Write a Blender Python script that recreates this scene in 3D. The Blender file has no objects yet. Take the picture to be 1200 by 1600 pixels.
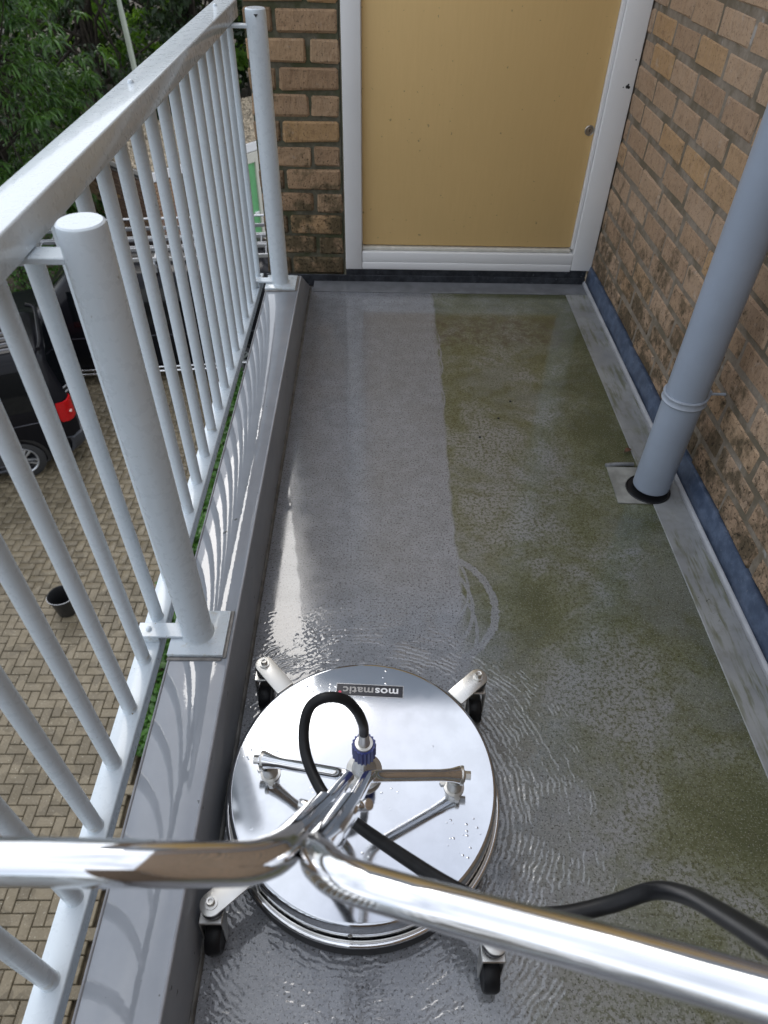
import bpy, bmesh, math, random
import numpy as np
from mathutils import Vector, Matrix

R = math.radians
rng = random.Random(7)
nrg = np.random.default_rng(11)
sc = bpy.context.scene
COL = sc.collection

# ------------------------------------------------------------------ camera, sky, sun, exposure
F_PX, W_PX, H_PX = 1068.2, 1200, 1600
CAM_M = ((0.999857, -0.003198, 0.016604),      # right
         (0.009747, -0.693377, -0.720509),     # down
         (0.013817, 0.720568, -0.693247))      # forward
CAM_P = Vector((0, 0, 1.3))
cam_d = bpy.data.cameras.new("camera")
cam = bpy.data.objects.new("camera", cam_d)
COL.objects.link(cam)
r_, d_, f_ = [Vector(v) for v in CAM_M]
m3 = Matrix((r_, -d_, -f_)).transposed()
cam.matrix_world = Matrix.Translation(CAM_P) @ m3.to_4x4()
cam_d.sensor_fit = 'VERTICAL'
cam_d.sensor_height = 24.0
cam_d.sensor_width = 18.0
cam_d.lens = 24.0 * F_PX / H_PX
cam_d.clip_start = 0.02
cam_d.clip_end = 600
cam_d.dof.use_dof = True
cam_d.dof.focus_distance = 1.45
cam_d.dof.aperture_fstop = 4.6
sc.camera = cam

SUN_EL, SUN_AZ = R(47), R(-15)       # azimuth from +Y, negative towards -X
world = bpy.data.worlds.new("World")
sc.world = world
world.use_nodes = True
wn = world.node_tree.nodes
wl = world.node_tree.links
wn.clear()
w_out = wn.new('ShaderNodeOutputWorld')
w_bg = wn.new('ShaderNodeBackground')
w_sky = wn.new('ShaderNodeTexSky')
w_sky.sky_type = 'NISHITA'
w_sky.sun_disc = False
w_sky.sun_elevation = SUN_EL
w_sky.sun_rotation = SUN_AZ
w_sky.air_density = 1.2
w_sky.dust_density = 2.0
w_mix = wn.new('ShaderNodeMix'); w_mix.data_type = 'RGBA'
w_tc = wn.new('ShaderNodeTexCoord')
w_no = wn.new('ShaderNodeTexNoise')
w_no.inputs['Scale'].default_value = 2.2
w_no.inputs['Detail'].default_value = 5
w_no.inputs['Roughness'].default_value = 0.55
w_rp = wn.new('ShaderNodeMapRange')
w_rp.inputs['From Min'].default_value = 0.36
w_rp.inputs['From Max'].default_value = 0.60
w_rp.inputs['To Min'].default_value = 0.35
w_rp.inputs['To Max'].default_value = 0.95
wl.new(w_tc.outputs['Generated'], w_no.inputs['Vector'])
wl.new(w_no.outputs['Fac'], w_rp.inputs['Value'])
wl.new(w_rp.outputs['Result'], w_mix.inputs['Factor'])
wl.new(w_sky.outputs['Color'], w_mix.inputs['A'])
w_mix.inputs['B'].default_value = (8.3, 8.7, 9.4, 1)
wl.new(w_mix.outputs['Result'], w_bg.inputs['Color'])
w_bg.inputs['Strength'].default_value = 0.14
wl.new(w_bg.outputs['Background'], w_out.inputs['Surface'])

sun_d = bpy.data.lights.new("sun", 'SUN')
sun_d.energy = 0.8
sun_d.angle = R(30)
sun_d.color = (1.0, 0.965, 0.91)
sun = bpy.data.objects.new("sun", sun_d)
COL.objects.link(sun)
sd = Vector((math.sin(SUN_AZ) * math.cos(SUN_EL), math.cos(SUN_AZ) * math.cos(SUN_EL), math.sin(SUN_EL)))
sun.rotation_euler = sd.to_track_quat('Z', 'Y').to_euler()

vs = sc.view_settings
vs.view_transform = 'Standard'
vs.look = 'None'
vs.gamma = 1
vs.use_curve_mapping = False
vs.exposure = 0.36
sc.cycles.max_bounces = 8
sc.cycles.use_denoising = True


def to_px(p):
    v = Vector(p) - CAM_P
    z = v.dot(f_)
    if z < 0.02:
        return None
    return (600 + F_PX * v.dot(r_) / z, 800 + F_PX * v.dot(d_) / z, z)


def in_frame(p, m=60):
    q = to_px(p)
    return q is not None and -m < q[0] < W_PX + m and -m < q[1] < H_PX + m


# ------------------------------------------------------------------ node helpers
class NT:
    def __init__(s, name):
        s.m = bpy.data.materials.new(name)
        s.m.use_nodes = True
        s.t = s.m.node_tree
        s.n = s.t.nodes
        s.l = s.t.links
        s.b = s.n['Principled BSDF']

    def new(s, t, **kw):
        n = s.n.new(t)
        for k, v in kw.items():
            setattr(n, k, v)
        return n

    def set(s, **kw):
        for k, v in kw.items():
            k = k.replace('_', ' ')
            i = s.b.inputs[k]
            if hasattr(v, 'is_output'):
                s.l.new(v, i)
            elif isinstance(v, tuple) and len(v) == 3:
                i.default_value = (*v, 1)
            else:
                i.default_value = v

    def put(s, sock, v):
        if hasattr(v, 'is_output'):
            s.l.new(v, sock)
        elif isinstance(v, tuple) and len(v) == 3 and sock.type == 'RGBA':
            sock.default_value = (*v, 1)
        else:
            sock.default_value = v

    def pos(s):                       # world position
        return s.new('ShaderNodeNewGeometry').outputs['Position']

    def obj(s):
        return s.new('ShaderNodeTexCoord').outputs['Object']

    def rand(s):
        return s.new('ShaderNodeObjectInfo').outputs['Random']

    def xyz(s, v):
        n = s.new('ShaderNodeSeparateXYZ')
        s.l.new(v, n.inputs[0])
        return n.outputs[0], n.outputs[1], n.outputs[2]

    def noise(s, v, scale, detail=3, rough=0.55, dist=0.0, out='Fac'):
        n = s.new('ShaderNodeTexNoise')
        s.l.new(v, n.inputs['Vector'])
        n.inputs['Scale'].default_value = scale
        n.inputs['Detail'].default_value = detail
        n.inputs['Roughness'].default_value = rough
        n.inputs['Distortion'].default_value = dist
        return n.outputs[out]

    def vor(s, v, scale, out='Distance'):
        n = s.new('ShaderNodeTexVoronoi')
        s.l.new(v, n.inputs['Vector'])
        n.inputs['Scale'].default_value = scale
        return n.outputs[out]

    def map(s, v, a, b, c=0.0, d=1.0, smooth=True):
        n = s.new('ShaderNodeMapRange')
        if smooth:
            n.interpolation_type = 'SMOOTHSTEP'
        s.put(n.inputs['Value'], v)
        n.inputs['From Min'].default_value = a
        n.inputs['From Max'].default_value = b
        n.inputs['To Min'].default_value = c
        n.inputs['To Max'].default_value = d
        return n.outputs['Result']

    def math(s, op, a, b=0.0, clamp=False):
        n = s.new('ShaderNodeMath', operation=op, use_clamp=clamp)
        s.put(n.inputs[0], a)
        s.put(n.inputs[1], b)
        return n.outputs[0]

    def mix(s, f, a, b, blend='MIX'):
        n = s.new('ShaderNodeMix', data_type='RGBA', blend_type=blend)
        s.put(n.inputs['Factor'], f)
        s.put(n.inputs['A'], a)
        s.put(n.inputs['B'], b)
        return n.outputs['Result']

    def bump(s, h, strength=0.3, dist=0.005, normal=None):
        n = s.new('ShaderNodeBump')
        n.inputs['Strength'].default_value = strength
        n.inputs['Distance'].default_value = dist
        s.l.new(h, n.inputs['Height'])
        if normal is not None:
            s.l.new(normal, n.inputs['Normal'])
        return n.outputs['Normal']

    def vmul(s, v, k):
        n = s.new('ShaderNodeVectorMath', operation='MULTIPLY')
        s.l.new(v, n.inputs[0])
        n.inputs[1].default_value = k
        return n.outputs[0]


def simple(name, col, rough=0.5, metal=0.0, var=0.08, scale=40, bump=0.0, **kw):
    t = NT(name)
    p = t.pos()
    nz = t.noise(p, scale, 4)
    c = t.mix(t.map(nz, 0.3, 0.7), tuple(max(0, x * (1 - var)) for x in col), tuple(x * (1 + var) for x in col))
    t.set(Base_Color=c, Roughness=rough, Metallic=metal)
    if bump:
        t.set(Normal=t.bump(nz, bump, 0.003))
    for k, v in kw.items():
        t.set(**{k: v})
    return t.m


# ------------------------------------------------------------------ mesh helpers
def link(name, me, mat=None, parent=None, loc=None, smooth=False):
    o = bpy.data.objects.new(name, me)
    COL.objects.link(o)
    if mat is not None and len(me.materials) == 0:
        me.materials.append(mat)
    if parent is not None:
        o.parent = parent
    if loc is not None:
        o.location = loc
    if smooth:
        for p in me.polygons:
            p.use_smooth = True
    return o


def empty(name, loc=(0, 0, 0), rz=0.0):
    o = bpy.data.objects.new(name, None)
    COL.objects.link(o)
    o.location = loc
    o.rotation_euler = (0, 0, rz)
    o.empty_display_size = 0.1
    return o


def tag(o, label=None, cat=None, group=None, kind=None):
    if label: o['label'] = label
    if cat: o['category'] = cat
    if group: o['group'] = group
    if kind: o['kind'] = kind
    return o


def bm_mesh(bm, name, smooth_angle=None):
    me = bpy.data.meshes.new(name)
    bmesh.ops.recalc_face_normals(bm, faces=bm.faces)
    if smooth_angle is not None:
        for f in bm.faces:
            f.smooth = True
        for e in bm.edges:
            if len(e.link_faces) == 2:
                e.smooth = e.calc_face_angle(0) < smooth_angle
    bm.to_mesh(me)
    bm.free()
    return me


def bm_box(bm, x0, x1, y0, y1, z0, z1, bevel=0.0, seg=1):
    b = bmesh.new()
    vs_ = [b.verts.new((x, y, z)) for z in (z0, z1) for y in (y0, y1) for x in (x0, x1)]
    for q in ((0, 2, 3, 1), (4, 5, 7, 6), (0, 1, 5, 4), (1, 3, 7, 5), (3, 2, 6, 7), (2, 0, 4, 6)):
        b.faces.new([vs_[i] for i in q])
    if bevel > 0:
        bmesh.ops.bevel(b, geom=list(b.edges), offset=bevel, segments=seg, profile=0.5, affect='EDGES')
    merge(bm, b)


def merge(bm, b, mat=None):
    mp = {}
    for v in b.verts:
        mp[v] = bm.verts.new(mat @ v.co if mat else v.co)
    for f in b.faces:
        try:
            nf = bm.faces.new([mp[v] for v in f.verts])
            nf.material_index = f.material_index
        except ValueError:
            pass
    b.free()


def box(name, x0, x1, y0, y1, z0, z1, mat, parent=None, bevel=0.002, seg=1):
    bm = bmesh.new()
    bm_box(bm, x0, x1, y0, y1, z0, z1, bevel, seg)
    return link(name, bm_mesh(bm, name, R(50) if seg > 1 else None), mat, parent)


def bm_prism(bm, pts, h0, h1, axis='z', bevel=0.0):
    """extrude a 2D outline; axis is the extrusion axis"""
    b = bmesh.new()
    def P(p, h):
        if axis == 'z': return (p[0], p[1], h)
        if axis == 'x': return (h, p[0], p[1])
        return (p[0], h, p[1])
    a = [b.verts.new(P(p, h0)) for p in pts]
    c = [b.verts.new(P(p, h1)) for p in pts]
    n = len(pts)
    b.faces.new(a[::-1]); b.faces.new(c)
    for i in range(n):
        b.faces.new((a[i], a[(i + 1) % n], c[(i + 1) % n], c[i]))
    bmesh.ops.recalc_face_normals(b, faces=b.faces)
    if bevel > 0:
        es = [e for e in b.edges if e.calc_face_angle(0) > R(25)]
        bmesh.ops.bevel(b, geom=es, offset=bevel, segments=2, profile=0.5, affect='EDGES')
    merge(bm, b)


def bm_lathe(bm, prof, n=32, mat=None, close=False):
    """profile of (r, z)"""
    b = bmesh.new()
    rings = []
    for r, z in prof:
        if r < 1e-6:
            rings.append([b.verts.new((0, 0, z))])
        else:
            rings.append([b.verts.new((r * math.cos(2 * math.pi * i / n), r * math.sin(2 * math.pi * i / n), z)) for i in range(n)])
    pairs = list(zip(rings, rings[1:]))
    if close:
        pairs.append((rings[-1], rings[0]))
    for A, B in pairs:
        for i in range(n):
            j = (i + 1) % n
            if len(A) == 1 and len(B) == 1:
                continue
            if len(A) == 1:
                b.faces.new((A[0], B[i], B[j]))
            elif len(B) == 1:
                b.faces.new((A[i], A[j], B[0]))
            else:
                b.faces.new((A[i], A[j], B[j], B[i]))
    merge(bm, b, mat)


def axis_mat(p0, p1):
    z = (Vector(p1) - Vector(p0)).normalized()
    q = Vector((0, 0, 1)).rotation_difference(z)
    return Matrix.Translation(Vector(p0)) @ q.to_matrix().to_4x4()


def bm_cyl(bm, p0, p1, r0, r1=None, n=16, cap=True, bev=0.0):
    r1 = r0 if r1 is None else r1
    L = (Vector(p1) - Vector(p0)).length
    prof = []
    if cap: prof.append((0, 0))
    if bev and cap: prof += [(r0 - bev, 0), (r0, bev)]
    else: prof.append((r0, 0))
    if bev and cap: prof += [(r1, L - bev), (r1 - bev, L)]
    else: prof.append((r1, L))
    if cap: prof.append((0, L))
    bm_lathe(bm, prof, n, axis_mat(p0, p1))


def smooth_path(pts, k=8):
    P = [Vector(p) for p in pts]
    P = [P[0] * 2 - P[1]] + P + [P[-1] * 2 - P[-2]]
    out = []
    for i in range(1, len(P) - 2):
        a, b, c, d = P[i - 1], P[i], P[i + 1], P[i + 2]
        for j in range(k):
            t = j / k
            out.append(0.5 * ((2 * b) + (c - a) * t + (2 * a - 5 * b + 4 * c - d) * t * t + (3 * b - a - 3 * c + d) * t ** 3))
    out.append(P[-2])
    return out


def bm_tube(bm, path, rad, n=14, cap=True):
    path = [Vector(p) for p in path]
    rad = rad if isinstance(rad, (list, tuple)) else [rad] * len(path)
    T = []
    for i in range(len(path)):
        a = path[max(0, i - 1)]; c = path[min(len(path) - 1, i + 1)]
        T.append((c - a).normalized())
    u = T[0].orthogonal().normalized()
    b = bmesh.new()
    rings = []
    for i, p in enumerate(path):
        if i:
            u = T[i - 1].rotation_difference(T[i]) @ u
        u = (u - T[i] * u.dot(T[i])).normalized()
        w = T[i].cross(u)
        rings.append([b.verts.new(p + rad[i] * (u * math.cos(2 * math.pi * j / n) + w * math.sin(2 * math.pi * j / n))) for j in range(n)])
    for A, B in zip(rings, rings[1:]):
        for j in range(n):
            k = (j + 1) % n
            b.faces.new((A[j], A[k], B[k], B[j]))
    if cap:
        b.faces.new(rings[0][::-1]); b.faces.new(rings[-1])
    merge(bm, b)


def np_mesh(name, V, Fq):
    me = bpy.data.meshes.new(name)
    V = np.asarray(V, dtype=np.float32).reshape(-1, 3)
    Fq = np.asarray(Fq, dtype=np.int32)
    k = Fq.shape[1]
    me.vertices.add(len(V)); me.vertices.foreach_set('co', V.ravel())
    me.loops.add(Fq.size); me.loops.foreach_set('vertex_index', Fq.ravel())
    me.polygons.add(len(Fq))
    me.polygons.foreach_set('loop_start', np.arange(0, Fq.size, k, dtype=np.int32))
    me.update(calc_edges=True)
    me.validate()
    return me


# ------------------------------------------------------------------ materials
def mat_floor():
    t = NT('wet_floor_coating')
    p = t.pos()
    x, y, z = t.xyz(p)
    fine = t.noise(p, 210, 2, 0.65)
    grit = t.noise(p, 300, 1, 0.5)
    mid = t.noise(p, 22, 4, 0.6)
    big = t.noise(p, 3.2, 4, 0.6)
    big2 = t.noise(t.vmul(p, (1.0, 1.7, 1.0)), 5.5, 3, 0.6)
    # clean wet grey coating with dark grit
    coarse = t.noise(p, 120, 3, 0.7)
    clean = t.mix(t.map(mid, 0.3, 0.7), (0.198, 0.211, 0.236), (0.256, 0.271, 0.300))
    clean = t.mix(t.map(big, 0.35, 0.7, 0, 0.45), clean, (0.168, 0.171, 0.176))
    clean = t.mix(t.map(coarse, 0.54, 0.68, 0, 0.55), clean, (0.105, 0.105, 0.108))
    clean = t.mix(t.map(fine, 0.56, 0.64, 0, 0.9), clean, (0.035, 0.035, 0.038))
    clean = t.mix(t.map(grit, 0.58, 0.68, 0, 0.5), clean, (0.38, 0.39, 0.41))
    # algae: patches of pale scum, olive film and dark moss
    big3 = t.noise(p, 4.6, 5, 0.68, 0.6)
    right = t.map(x, 0.50, 0.80, 0.0, 0.16)
    dcx = t.math('SUBTRACT', x, 0.27); dcy = t.math('SUBTRACT', y, 1.01)
    dcen = t.math('SQRT', t.math('ADD', t.math('MULTIPLY', dcx, dcx), t.math('MULTIPLY', dcy, dcy)))
    moss = t.math('ADD', t.math('ADD', big3, right), t.map(dcen, 0.06, 0.24, 0.17, 0.0))
    moss = t.math('ADD', moss, t.map(y, 1.5, 2.3, 0.0, 0.09))
    alg = t.mix(t.map(moss, 0.40, 0.60), (0.215, 0.222, 0.212), (0.116, 0.126, 0.066))
    alg = t.mix(t.map(moss, 0.55, 0.76), alg, (0.056, 0.066, 0.024))
    alg = t.mix(t.map(mid, 0.45, 0.72, 0, 0.5), alg, (0.080, 0.084, 0.042))
    alg = t.mix(t.map(coarse, 0.46, 0.60, 0, 0.85), alg, (0.056, 0.062, 0.018))
    alg = t.mix(t.map(grit, 0.57, 0.70, 0, 0.45), alg, (0.30, 0.31, 0.29))
    alg = t.mix(t.map(fine, 0.60, 0.68, 0, 0.9), alg, (0.022, 0.022, 0.012))
    # boundary of the cleaned lane
    wob = t.math('MULTIPLY', t.math('SUBTRACT', t.noise(p, 9, 2), 0.5), 0.03)
    lim = t.math('ADD', t.math('MULTIPLY', t.map(y, 1.3, 2.3, 0.0, 1.0), 0.014), 0.214)
    xx = t.math('SUBTRACT', t.math('ADD', x, wob), lim)
    soft = t.map(y, 0.55, 1.05, 0.13, 0.006, smooth=False)
    g = t.math('DIVIDE', xx, soft)
    dirty = t.map(g, -1.0, 1.0)
    # arcs left by the rotating jets
    def ring(cx, cy, rr, th, y0, y1):
        dx = t.math('SUBTRACT', x, cx); dy = t.math('SUBTRACT', y, cy)
        d = t.math('SQRT', t.math('ADD', t.math('MULTIPLY', dx, dx), t.math('MULTIPLY', dy, dy)))
        d = t.math('ABSOLUTE', t.math('SUBTRACT', d, rr))
        d = t.math('ADD', d, t.math('MULTIPLY', t.math('SUBTRACT', t.noise(p, 60, 2), 0.5), th * 0.9))
        return t.map(d, th * 0.45, th * 0.62, 1.0, 0.0)
    arcs = ring(0.118, 1.03, 0.174, 0.017, 0, 0)
    for cx, cy, rr, th in ((0.066, 1.03, 0.172, 0.008), (0.055, 1.09, 0.178, 0.006), (0.060, 0.965, 0.182, 0.007),
                           (0.05, 2.10, 0.185, 0.005), (0.048, 2.19, 0.187, 0.006), (0.05, 2.28, 0.186, 0.005), (0.042, 1.90, 0.187, 0.005)):
        arcs = t.math('MAXIMUM', arcs, ring(cx, cy, rr, th, 0, 0))
    arcs = t.math('MULTIPLY', arcs, t.map(fine, 0.3, 0.5, 0.7, 1.0))
    dirty = t.math('MULTIPLY', dirty, t.math('SUBTRACT', 1.0, t.math('MULTIPLY', arcs, 0.85)))
    dens = t.map(t.math('ADD', t.math('MULTIPLY', big, 0.7), t.math('MULTIPLY', mid, 0.3)), 0.36, 0.54, 0.66, 1.0)
    # cleaner washed zone round the machine and along the strip
    dxm = t.math('SUBTRACT', x, -0.014); dym = t.math('SUBTRACT', y, 0.552)
    rm = t.math('SQRT', t.math('ADD', t.math('MULTIPLY', dxm, dxm), t.math('MULTIPLY', dym, dym)))
    wash = t.map(t.math('ADD', rm, t.math('MULTIPLY', t.math('SUBTRACT', mid, 0.5), 0.25)), 0.30, 0.62, 0.45, 1.0)
    dens = t.math('MULTIPLY', dens, wash)
    col = t.mix(t.math('MULTIPLY', dirty, dens), clean, alg)
    # damp brown band near the door
    yb = t.math('ADD', y, t.math('MULTIPLY', t.math('SUBTRACT', mid, 0.5), 0.09))
    band = t.math('MULTIPLY', t.map(yb, 2.22, 2.27), t.map(yb, 2.41, 2.49, 1.0, 0.0))
    band = t.math('MULTIPLY', band, t.math('MULTIPLY', t.map(x, 0.20, 0.24), t.map(x, 0.69, 0.73, 1.0, 0.0)))
    band = t.math('MULTIPLY', band, t.map(t.noise(p, 30, 4, 0.7), 0.35, 0.65, 0.0, 0.75))
    col = t.mix(band, col, (0.060, 0.052, 0.036))
    # water film
    pl_lim = t.math('ADD', t.math('MULTIPLY', t.math('SUBTRACT', 1.52, y), 0.155), -0.252)
    pl_lim = t.math('ADD', pl_lim, t.math('MULTIPLY', t.math('SUBTRACT', t.noise(p, 26, 3), 0.5), 0.014))
    puddle = t.math('MULTIPLY', t.map(t.math('SUBTRACT', x, pl_lim), -0.004, 0.004, 1.0, 0.0), t.map(y, 1.49, 1.53, 1.0, 0.0))
    zone = t.map(t.math('ADD', rm, t.math('MULTIPLY', t.math('SUBTRACT', big2, 0.5), 0.22)), 0.36, 0.56, 1.0, 0.0)
    wet = t.math('MAXIMUM', puddle, zone)
    dryr = t.map(y, 0.9, 2.1, 0.15, 0.045, smooth=False)
    rough = t.math('ADD', t.math('MULTIPLY', dryr, t.math('SUBTRACT', 1.0, wet)), t.math('MULTIPLY', wet, 0.025))
    rough = t.math('ADD', rough, t.map(big2, 0.3, 0.7, -0.03, 0.06))
    rough = t.math('MAXIMUM', rough, 0.02)
    # ripples running out from the machine
    wv = t.noise(p, 11, 3, 0.6)
    wv2 = t.noise(p, 55, 2, 0.5)
    ph = t.math('ADD', t.math('MULTIPLY', rm, 2 * math.pi / 0.0108), t.math('ADD', t.math('MULTIPLY', wv, 22.0), t.math('MULTIPLY', wv2, 4.5)))
    rip = t.math('ADD', t.math('MULTIPLY', t.math('SINE', ph), t.map(t.noise(p, 34, 2), 0.35, 0.62, 0.25, 1.0)), t.math('MULTIPLY', t.math('SINE', t.math('ADD', t.math('MULTIPLY', ph, 0.43), t.math('MULTIPLY', wv2, 9.0))), 0.6))
    amp = t.math('MULTIPLY', t.map(t.math('ADD', rm, t.math('MULTIPLY', t.math('SUBTRACT', wv, 0.5), 0.25)), 0.32, 0.56, 1.0, 0.0), t.map(t.noise(p, 13, 3), 0.40, 0.60, 0.05, 1.0))
    rip = t.math('MULTIPLY', rip, amp)
    nrm_w = t.bump(t.math('ADD', rip, t.math('MULTIPLY', fine, t.map(wet, 0, 1, 0.30, 0.02))), 0.45, 0.0008)
    nrm_b = t.bump(t.math('ADD', t.math('MULTIPLY', rip, 0.7), fine), 0.30, 0.0012)
    t.set(Base_Color=col, Roughness=0.55, Specular_IOR_Level=0.35, Coat_Weight=1.0, Coat_IOR=1.75,
          Coat_Roughness=rough, Normal=nrm_b, Coat_Normal=nrm_w)
    return t.m


def mat_strip():
    t = NT('smooth_strip_coating')
    p = t.pos()
    x, y, z = t.xyz(p)
    n = t.noise(p, 7, 4); n2 = t.noise(t.vmul(p, (18, 2.2, 1)), 3, 4, 0.65)
    c = t.mix(t.map(n, 0.3, 0.7), (0.205, 0.213, 0.220), (0.30, 0.308, 0.305))
    st = t.math('MULTIPLY', t.map(n2, 0.47, 0.64), t.map(t.noise(p, 4.0, 2), 0.38, 0.55))
    c = t.mix(t.map(t.noise(p, 16, 5, 0.7), 0.48, 0.70, 0, 0.5), c, (0.15, 0.15, 0.125))
    c = t.mix(t.math('MULTIPLY', st, 0.75), c, (0.105, 0.110, 0.045))
    sp = t.map(t.noise(p, 75, 3, 0.65), 0.66, 0.70)
    sp = t.math('MULTIPLY', sp, t.map(t.noise(p, 5.5, 1), 0.52, 0.62))
    c = t.mix(sp, c, (0.03, 0.032, 0.02))
    t.set(Base_Color=c, Roughness=0.42, Coat_Weight=0.5, Coat_Roughness=0.2, Normal=t.bump(t.noise(p, 30, 3), 0.15, 0.003))
    return t.m


def mat_kerb():
    t = NT('grey_kerb_coating')
    p = t.pos()
    n = t.noise(p, 9, 4); n2 = t.noise(p, 120, 2)
    c = t.mix(t.map(n, 0.3, 0.7), (0.252, 0.274, 0.308), (0.292, 0.316, 0.352))
    c = t.mix(t.map(t.noise(p, 45, 2), 0.72, 0.75, 0, 0.8), c, (0.04, 0.04, 0.04))
    wet = t.map(t.noise(p, 13, 4, 0.65), 0.42, 0.56)
    rg = t.map(wet, 0, 1, 0.04, 0.014, smooth=False)
    _, _, nz = t.xyz(t.new('ShaderNodeNewGeometry').outputs['True Normal'])
    film = t.map(nz, 0.3, 0.9, 0.12, 1.0)
    t.set(Base_Color=c, Roughness=0.6, Specular_IOR_Level=0.3, Coat_Weight=film, Coat_IOR=1.85, Coat_Roughness=rg,
          Coat_Normal=t.bump(t.math('ADD', t.noise(p, 40, 3, 0.6), t.math('MULTIPLY', n2, 0.10)), 0.07, 0.0018))
    return t.m


def mat_lead(name, a, b):
    t = NT(name)
    p = t.pos()
    n = t.noise(p, 24, 5, 0.65); n2 = t.noise(p, 6, 3)
    c = t.mix(t.map(n, 0.35, 0.68), a, b)
    c = t.mix(t.map(t.noise(p, 60, 4, 0.7), 0.62, 0.72, 0, 0.5), c, (0.30, 0.33, 0.38))
    t.set(Base_Color=c, Roughness=t.map(n2, 0.3, 0.7, 0.35, 0.6), Metallic=0.35, Normal=t.bump(n, 0.3, 0.003))
    return t.m


def mat_brick(name, a, b, dirt, grime_z, lowk):
    t = NT(name)
    p = t.pos()
    x, y, z = t.xyz(p)
    r = t.rand()
    rr = t.math('FRACT', t.math('MULTIPLY', r, 7.31))
    c = t.mix(r, a, b)
    c = t.mix(t.map(rr, 0.55, 1.0, 0, 0.55), c, (a[0] * 0.80, a[1] * 0.78, a[2] * 0.80))
    c = t.mix(t.map(rr, 0.0, 0.16, 0.75, 0.0), c, (0.40, 0.245, 0.105))
    grain = t.noise(t.vmul(p, (1, 1, 0.35)), 70, 4, 0.65)
    c = t.mix(t.map(grain, 0.35, 0.7, 0, 0.5), c, (a[0] * 1.28, a[1] * 1.26, a[2] * 1.2))
    c = t.mix(t.map(t.noise(p, 38, 4, 0.7), 0.50, 0.70, 0, 0.55), c, (a[0] * 0.62, a[1] * 0.58, a[2] * 0.56))
    c = t.mix(t.map(t.noise(p, 160, 3, 0.6), 0.58, 0.70, 0, 0.75), c, (0.085, 0.065, 0.045))
    c = t.mix(t.map(t.noise(p, 17, 4, 0.7), 0.60, 0.74, 0, 0.4), c, (0.46, 0.42, 0.38))
    # moss and soot stains, more of them near the wet floor
    low = t.map(z, 0.02, grime_z, lowk, 0.0)
    st = t.math('ADD', t.noise(p, 14, 5, 0.7), low)
    c = t.mix(t.map(st, 0.60, 0.82, 0, 0.85), c, dirt)
    pit = t.map(t.math('ADD', t.noise(p, 95, 3, 0.7), t.math('MULTIPLY', low, 0.35)), 0.66, 0.74)
    c = t.mix(t.math('MULTIPLY', pit, 0.65), c, (0.022, 0.020, 0.014))
    h = t.math('SUBTRACT', t.math('ADD', grain, t.math('MULTIPLY', t.noise(p, 22, 3), 1.2)), t.math('MULTIPLY', pit, 1.5))
    t.set(Base_Color=c, Roughness=0.85, Specular_IOR_Level=0.25, Normal=t.bump(h, 0.8, 0.007))
    return t.m


def mat_mortar(name, a, b, green):
    t = NT(name)
    p = t.pos()
    n = t.noise(p, 35, 5, 0.7)
    c = t.mix(t.map(n, 0.3, 0.7), a, b)
    c = t.mix(t.map(t.noise(p, 8, 4, 0.65), 0.42, 0.62), c, green)
    c = t.mix(t.map(t.noise(p, 12, 3), 0.66, 0.71, 0, 0.55), c, (0.42, 0.41, 0.40))
    t.set(Base_Color=c, Roughness=0.95, Specular_IOR_Level=0.15, Normal=t.bump(n, 0.7, 0.006))
    return t.m


def mat_paint(name, col, rough=0.3, coat=0.3, weep=0.0):
    t = NT(name)
    p = t.pos()
    n = t.noise(p, 5, 4); n2 = t.noise(p, 60, 3, 0.6)
    c = t.mix(t.map(n, 0.3, 0.7), col, tuple(x * 0.965 for x in col))
    c = t.mix(t.map(t.noise(p, 70, 2), 0.76, 0.79, 0, 0.4), c, (0.18, 0.17, 0.13))
    px_, py_, pz_ = t.xyz(p)
    foot = t.math('MULTIPLY', t.math('MULTIPLY', t.map(pz_, 0.186, 0.20, weep, 0.0), t.map(pz_, 0.172, 0.178)), t.map(t.noise(p, 38, 4, 0.7), 0.52, 0.74, 0, 0.6))
    c = t.mix(foot, c, (0.42, 0.38, 0.28))
    c = t.mix(t.math('MULTIPLY', t.map(pz_, 0.19, 0.26, weep, 0.0), t.map(t.noise(p, 130, 2), 0.72, 0.76, 0, 0.8)), c, (0.20, 0.12, 0.03))
    t.set(Base_Color=c, Roughness=t.map(n2, 0.3, 0.7, rough * 0.95, rough * 1.06), Coat_Weight=coat, Coat_Roughness=0.06,
          Normal=t.bump(t.noise(p, 7, 2), 0.05, 0.003))
    return t.m


def mat_steel(name, col, rough, drops=False, brushed=False):
    t = NT(name)
    p = t.pos()
    n = t.noise(p, 18, 4)
    c = t.mix(t.map(n, 0.35, 0.65), col, tuple(x * 0.93 for x in col))
    t.set(Base_Color=c, Metallic=1.0, Roughness=t.map(n, 0.3, 0.7, rough * 0.8, rough * 1.3))
    h = t.math('MULTIPLY', t.noise(p, 6, 2), 0.35)
    if drops:
        d = t.vor(p, 95)
        dm = t.math('MULTIPLY', t.map(d, 0.10, 0.24, 1.0, 0.0), t.map(t.noise(p, 9, 3, 0.6), 0.56, 0.66))
        t.set(Normal=t.bump(t.math('ADD', dm, t.math('MULTIPLY', t.noise(p, 5, 2), 0.5)), 0.25, 0.0016))
    elif brushed:
        t.set(Normal=t.bump(t.noise(p, 140, 3), 0.08, 0.001))
    else:
        t.set(Normal=t.bump(h, 0.06, 0.004))
    return t.m


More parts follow.
